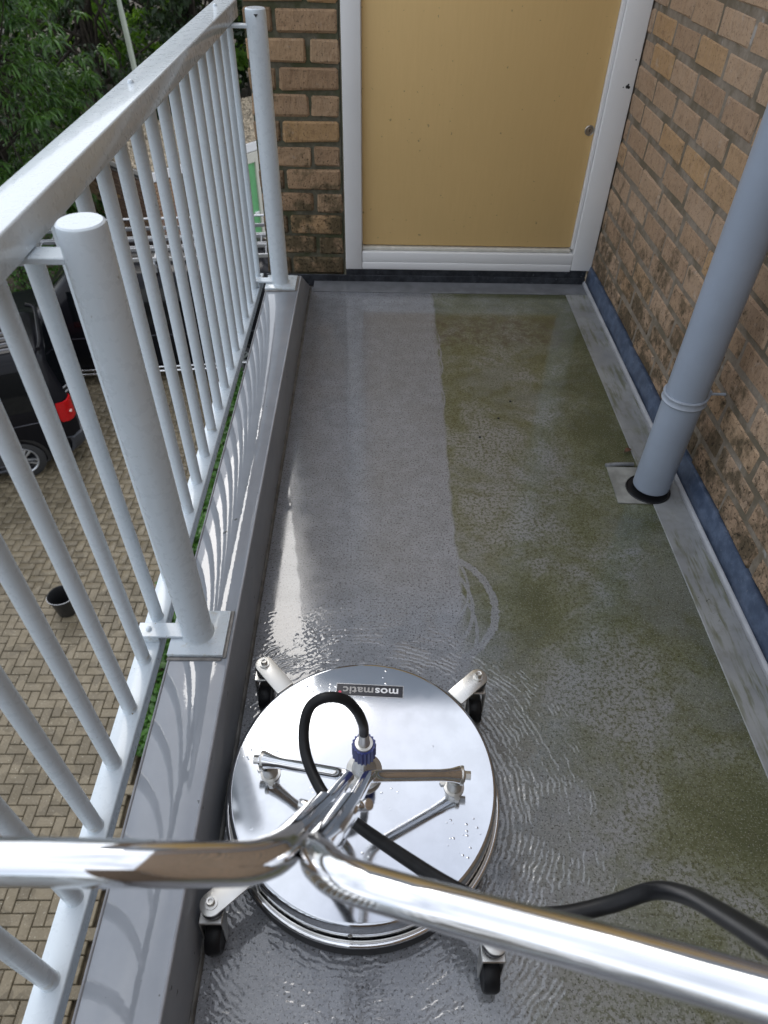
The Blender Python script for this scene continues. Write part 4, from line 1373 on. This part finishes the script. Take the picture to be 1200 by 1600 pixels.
def make_van(name, loc, rz, label, length=4.9, ribs=True):
    """x runs forward from the rear (x=0), y across, z up from the ground"""
    root = empty(name, loc, rz)
    tag(root, label, 'van')
    zs = [0.28, 0.33, 0.45, 0.60, 0.78, 0.95, 1.03, 1.10, 1.28, 1.45, 1.60, 1.72, 1.80, 1.86, 1.905, 1.935]
    def xr(z): return 0.02 + max(0, z - 1.05) * 0.22 + (0.03 if z < 0.4 else 0) + max(0, z - 1.80) * 1.0
    def xf(z):
        if z < 1.03: return length - 0.10 - 0.25 * (1 - min(1, (z - 0.28) / 0.35)) ** 2 - max(0, z - 0.75) * 0.35
        return length - 0.85 - (z - 1.03) * 1.05 + (0.0)
    N = 22
    bm = bmesh.new()
    grid = []
    for z in zs:
        row = []
        w = side_pts(z)
        a, c = xr(z), xf(z)
        half = []
        for i in range(N):
            t = i / (N - 1)
            t = t * t * (3 - 2 * t) * 0.6 + t * 0.4
            x = a + (c - a) * t
            e = min(x - a, c - x)
            k = min(1, e / 0.22)
            ww = w - 0.16 * (1 - k) ** 2.2 - (0.10 * max(0, min(1, (x - (length - 1.2)) / 1.2)) ** 2 if z < 1.05 else 0.06 * max(0, 1 - (c - x) / 0.6))
            half.append((x, max(0.02, ww), z))
        row = [(x, y, z_) for x, y, z_ in half] + [(x, -y, z_) for x, y, z_ in reversed(half)]
        grid.append([bm.verts.new(p) for p in row])
    M_ = len(grid[0])
    for A, B in zip(grid, grid[1:]):
        for i in range(M_):
            j = (i + 1) % M_
            bm.faces.new((A[i], A[j], B[j], B[i]))
    bm.faces.new(grid[0][::-1])
    # roof: bridge left/right
    T = grid[-1]
    mid = [bm.verts.new((T[i].co.x, 0, 1.972)) for i in range(N)]
    for i in range(N - 1):
        bm.faces.new((T[i], T[i + 1], mid[i + 1], mid[i]))
        bm.faces.new((mid[i], mid[i + 1], T[M_ - 2 - i], T[M_ - 1 - i]))
    bm.faces.new((T[0], mid[0], T[M_ - 1])); bm.faces.new((T[N - 1], T[N], mid[N - 1]))
    body = link('body', bm_mesh(bm, 'body', R(38)), CARB, root)
    # belt-line crease, sill strip and roof ribs
    for sg in (-1, 1):
        b = bmesh.new()
        pts = [(x, sg * (side_pts(0.93) + 0.003 - 0.16 * (1 - min(1, min(x - 0.02, 9) / 0.22)) ** 2.2), 0.93 - 0.00 * x) for x in np.linspace(0.10, length - 1.3, 14)]
        bm_tube(b, pts, 0.008, 6)
        link('side_crease', bm_mesh(b, 'side_crease', R(60)), simple('black_trim_gloss', (0.05, 0.05, 0.06), 0.2), body)
        # windows follow the side
        for (x0, x1) in ((0.45, 1.55), (1.66, 2.75), (2.86, 3.55)):
            if x1 > length - 1.25: x1 = length - 1.30
            b = bmesh.new()
            rows = []
            for z in (1.13, 1.30, 1.46, 1.60, 1.70):
                xa = max(x0, xr(z) + 0.26); xb = min(x1, xf(z) - 0.12)
                rows.append([b.verts.new((x, sg * (side_pts(z) + 0.004), z)) for x in np.linspace(xa, xb, 6)])
            for A, B in zip(rows, rows[1:]):
                for i in range(5):
                    b.faces.new((A[i], A[i + 1], B[i + 1], B[i]))
            r0 = bmesh.ops.extrude_face_region(b, geom=list(b.faces))
            for v in [e for e in r0['geom'] if isinstance(e, bmesh.types.BMVert)]:
                v.co.y -= sg * 0.012
            link('side_window', bm_mesh(b, 'side_window', R(40)), CARG, root)
        b = bmesh.new()
        bm_tube(b, [(0.75, sg * 0.945, 0.31), (length - 1.1, sg * 0.945, 0.31)], 0.018, 8)
        bm_tube(b, [(0.95, sg * 0.958, 0.235), (length - 1.25, sg * 0.958, 0.235)], 0.022, 8)
        link('sill_strip', bm_mesh(b, 'sill_strip', R(60)), BRIGHT if not ribs else CARP, body)
        # tail lamp
        b = bmesh.new()
        pr_ = []
        for z in (0.86, 0.91, 1.00, 1.10, 1.16):
            wv = side_pts(z)
            inset = 0.02 if z in (0.86, 1.16) else 0.0
            pr_.append([(0.012 + inset, sg * (wv - 0.235 + inset), z), (0.005, sg * (wv - 0.16), z), (0.045, sg * (wv - 0.05), z), (0.11, sg * (wv + 0.003), z), (0.215 - inset, sg * (wv + 0.006), z)])
        V_ = [[b.verts.new(p) for p in r] for r in pr_]
        for A, B in zip(V_, V_[1:]):
            for i in range(4):
                b.faces.new((A[i], A[i + 1], B[i + 1], B[i]))
        r0 = bmesh.ops.extrude_face_region(b, geom=list(b.faces))
        for v in [e for e in r0['geom'] if isinstance(e, bmesh.types.BMVert)]:
            v.co.x += 0.02; v.co.y -= sg * 0.02
        tl = link('tail_light', bm_mesh(b, 'tail_light', R(35)), REDL, root)
        b = bmesh.new(); bm_box(b, 0.035, 0.07, sg * 0.905 - 0.03, sg * 0.905 + 0.03, 0.985, 1.01, 0.006)
        link('indicator_strip', bm_mesh(b, 'indicator_strip'), simple('lamp_clear', (0.7, 0.45, 0.4), 0.1), tl)
        # wheels
        for wx in (0.92, length - 1.0):
            c = Vector((wx, sg * 0.845, 0.335))
            b = bmesh.new()
            Mw = Matrix.Translation(c) @ Matrix.Rotation(R(-90 * sg), 4, 'X')
            bm_lathe(b, [(0.215, -0.10), (0.30, -0.105), (0.328, -0.085), (0.335, -0.05), (0.335, 0.05), (0.328, 0.085), (0.30, 0.105), (0.222, 0.108), (0.215, 0.09)], 36, Mw)
            ty = link('wheel', bm_mesh(b, 'wheel', R(40)), TYRE, root)
            b = bmesh.new()
            bm_lathe(b, [(0.0, 0.06), (0.205, 0.055), (0.212, 0.104), (0.222, 0.112), (0.226, 0.106), (0.226, -0.09)], 36, Mw)
            link('rim', bm_mesh(b, 'rim', R(40)), DARKM, ty)
            b = bmesh.new()
            for k in range(5):
                a0 = 2 * math.pi * k / 5 + 0.3
                for da in (-0.16, 0.16):
                    q = [(0.045 * math.cos(a0 + da * 2.5), 0.045 * math.sin(a0 + da * 2.5)), (0.210 * math.cos(a0 + da - 0.09), 0.210 * math.sin(a0 + da - 0.09)), (0.210 * math.cos(a0 + da + 0.09), 0.210 * math.sin(a0 + da + 0.09)), (0.05 * math.cos(a0 + da * 2.5 + 0.5), 0.05 * math.sin(a0 + da * 2.5 + 0.5))]
                    bm_prism(b, q, 0.075, 0.107, 'z', 0.004)
            bm_lathe(b, [(0, 0.112), (0.05, 0.110), (0.06, 0.075)], 20)
            bm_lathe(b, [(0.200, 0.10), (0.212, 0.114), (0.224, 0.116), (0.228, 0.106)], 36)
            for v in b.verts: v.co = Mw @ v.co
            link('spokes', bm_mesh(b, 'spokes', R(40)), ALU, ty)
            b = bmesh.new()
            bm_lathe(b, [(0.345, 0.100), (0.375, 0.104), (0.395, 0.100), (0.395, 0.05)], 36, Mw)
            bm_lathe(b, [(0.0, 0.02), (0.385, 0.02), (0.385, 0.0995)], 36, Mw)
            for v in list(b.verts):
                if v.co.z < 0.25: v.co.z = 0.25 + (v.co.z - 0.25) * 0.1
            link('wheel_arch', bm_mesh(b, 'wheel_arch', R(40)), BLACKP, body)
    # rear window, bumper, plate, handle
    b = bmesh.new()
    rows = []
    for z in (1.10, 1.30, 1.50, 1.68):
        w = side_pts(z) - 0.19
        rows.append([b.verts.new((xr(z) - 0.006, y, z)) for y in np.linspace(-w, w, 6)])
    for A, B in zip(rows, rows[1:]):
        for i in range(5): b.faces.new((A[i], A[i + 1], B[i + 1], B[i]))
    r0 = bmesh.ops.extrude_face_region(b, geom=list(b.faces))
    for v in [e for e in r0['geom'] if isinstance(e, bmesh.types.BMVert)]: v.co.x += 0.02
    link('rear_window', bm_mesh(b, 'rear_window', R(40)), CARG, root)
    b = bmesh.new()
    rows = []
    for z, out in ((0.30, 0.02), (0.36, -0.055), (0.47, -0.085), (0.545, -0.080), (0.575, -0.02)):
        w = 0.935
        rows.append([b.verts.new((0.035 + out + 0.18 * max(0, (abs(t) - 0.72) / 0.28) ** 2.2, w * t, z)) for t in np.linspace(-1, 1, 17)])
    for A, B in zip(rows, rows[1:]):
        for i in range(16): b.faces.new((A[i], A[i + 1], B[i + 1], B[i]))
    r0 = bmesh.ops.extrude_face_region(b, geom=list(b.faces))
    for v in [e for e in r0['geom'] if isinstance(e, bmesh.types.BMVert)]: v.co.x += 0.05
    link('bumper', bm_mesh(b, 'bumper', R(40)), CARP, root)
    b = bmesh.new(); bm_box(b, -0.006, 0.02, -0.26, 0.26, 0.70, 0.81, 0.003)
    link('number_plate', bm_mesh(b, 'number_plate'), simple('plate_yellow', (0.6, 0.42, 0.04), 0.5), root)
    b = bmesh.new(); bm_tube(b, smooth_path([(0.05, 0, 0.36), (-0.10, 0, 0.355), (-0.16, 0, 0.38), (-0.175, 0, 0.44)], 5), 0.016, 10)
    bm_lathe(b, [(0, 0.47), (0.018, 0.465), (0.025, 0.447), (0.018, 0.428), (0.0, 0.425)], 12, Matrix.Translation((-0.175, 0, 0.0)))
    link('tow_hook', bm_mesh(b, 'tow_hook', R(60)), BLACKP, root)
    # windscreen
    b = bmesh.new()
    rows = []
    for z in (1.07, 1.25, 1.45, 1.65, 1.78):
        w = side_pts(z) - 0.17
        rows.append([b.verts.new((xf(z) + 0.005 - 0.05 * t * t, w * t, z)) for t in np.linspace(-1, 1, 9)])
    for A, B in zip(rows, rows[1:]):
        for i in range(8): b.faces.new((A[i], A[i + 1], B[i + 1], B[i]))
    r0 = bmesh.ops.extrude_face_region(b, geom=list(b.faces))
    for v in [e for e in r0['geom'] if isinstance(e, bmesh.types.BMVert)]: v.co.x -= 0.03; v.co.z -= 0.02
    link('windscreen', bm_mesh(b, 'windscreen', R(40)), CARG, root)
    for sg in (-1, 1):
        b = bmesh.new()
        bm_box(b, length - 1.55, length - 1.42, sg * 1.06 - 0.11, sg * 1.06 + 0.11, 1.10, 1.30, 0.04, 2)
        link('wing_mirror', bm_mesh(b, 'wing_mirror', R(40)), CARB, root)
    if ribs:
        for y in (-0.60, -0.45, -0.30, -0.15, 0.0, 0.15, 0.30, 0.45, 0.60):
            b = bmesh.new()
            zt = 1.972 - abs(y) / 0.68 * 0.037
            bm_box(b, 0.55, length - 2.0, y - 0.010, y + 0.010, zt - 0.01, zt + 0.012, 0.003)
            link('roof_rib', bm_mesh(b, 'roof_rib'), simple('roof_rib_grey', (0.22, 0.22, 0.24), 0.3, 0.4), body)
        b = bmesh.new(); bm_tube(b, smooth_path([(0.30, -0.70, 1.93), (0.20, -0.66, 1.90), (0.17, -0.45, 1.90), (0.165, 0, 1.915), (0.17, 0.45, 1.90), (0.20, 0.66, 1.90)], 4), 0.03, 8)
        link('spoiler', bm_mesh(b, 'spoiler', R(60)), CARB, body)
    return root

# van A: rear towards the right, seen from above through the balusters
A_ang = R(23)
ad = Vector((math.cos(A_ang), math.sin(A_ang), 0)); an = Vector((-math.sin(A_ang), math.cos(A_ang), 0))
rearA = Vector((-5.17, 7.87, G)) + ad * 0.86 + an * 0.93
make_van('parked_van', rearA, A_ang + math.pi, 'black van with ribbed roof parked tail towards the building', 4.9, True)
B_ang = R(7)
bd = Vector((math.cos(B_ang), math.sin(B_ang), 0)); bn = Vector((-math.sin(B_ang), math.cos(B_ang), 0))
rearB = Vector((-4.43, 10.41, G)) + bd * 2.95 + bn * 0.955
vanB = make_van('parked_van', rearB, B_ang + math.pi, 'black van carrying ladders on its roof, parked before the garage', 5.3, False)
# roof bars belong to the van
for x in (0.9, 2.1, 3.2):
    b = bmesh.new(); bm_box(b, x - 0.02, x + 0.02, -0.74, 0.74, 2.03, 2.07, 0.006)
    for s in (-0.66, 0.66): bm_box(b, x - 0.03, x + 0.03, s - 0.03, s + 0.03, 1.90, 2.031, 0.006)
    link('roof_bar', bm_mesh(b, 'roof_bar'), ALU, vanB)

def ladder(loc, rz, L, Wd, label, rails=0.06):
    root = empty('ladder', loc, rz); tag(root, label, 'ladder', 'ladders on the van roof')
    for s in (-1, 1):
        b = bmesh.new(); bm_box(b, 0, L, s * Wd / 2 - 0.0125, s * Wd / 2 + 0.0125, 0, rails, 0.003)
        link('rail', bm_mesh(b, 'rail'), ALU, root)
    b = bmesh.new(); bm_cyl(b, (0, -Wd / 2 + 0.013, rails / 2), (0, Wd / 2 - 0.013, rails / 2), 0.010, None, 8); rm = bm_mesh(b, 'rung', R(40)); rm.materials.append(ALU)
    n = int(L / 0.28)
    for k in range(n):
        o = bpy.data.objects.new('rung', rm); COL.objects.link(o); o.parent = root; o.location = (0.14 + k * 0.28, 0, 0)
    return root
def onB(x, y, z): return Vector(rearB) - bd * x - bn * y + Vector((0, 0, z))
ladder(onB(4.35, 0.42, 2.072), B_ang, 4.6, 0.40, 'aluminium ladder lying flat on the van roof, nearest the balcony')
ladder(onB(4.15, -0.02, 2.072), B_ang, 4.4, 0.34, 'aluminium ladder lying in the middle of the laden van roof')
ladder(onB(4.30, -0.46, 2.072), B_ang, 4.5, 0.42, 'aluminium ladder lying on the far side of the van roof, by the garage')
b = bmesh.new(); bm_cyl(b, onB(4.5, -0.72, 2.25), onB(-0.1, -0.72, 2.25), 0.02, None, 10)
for x in (0.9, 2.1, 3.2): bm_cyl(b, onB(x, -0.72, 2.075), onB(x + 0.1, -0.72, 2.25), 0.014, None, 8)
o = link('roof_pole', bm_mesh(b, 'roof_pole', R(40)), ALU); tag(o, 'thin silver pole raised along the far edge of the laden van roof', 'pole')

# bucket on the pavers
bk = empty('bucket', (-3.83, 5.33, G)); tag(bk, 'black plastic bucket with a wire handle on the pavers', 'bucket')
b = bmesh.new()
bm_lathe(b, [(0, 0.0), (0.108, 0.0), (0.113, 0.006), (0.150, 0.295), (0.160, 0.297), (0.162, 0.310), (0.152, 0.312), (0.146, 0.300), (0.107, 0.012), (0, 0.010)], 32)
link('pail', bm_mesh(b, 'pail', R(40)), BLACKP, bk)
b = bmesh.new()
hpth = [(0.163 * math.cos(a), 0.163 * math.sin(a) * 0.93 - 0.006, 0.302 + 0.012 * abs(math.sin(a))) for a in np.linspace(R(190), R(350), 17)]
bm_tube(b, hpth, 0.0035, 8)
link('wire_handle', bm_mesh(b, 'wire_handle', R(60)), ALU, bk)
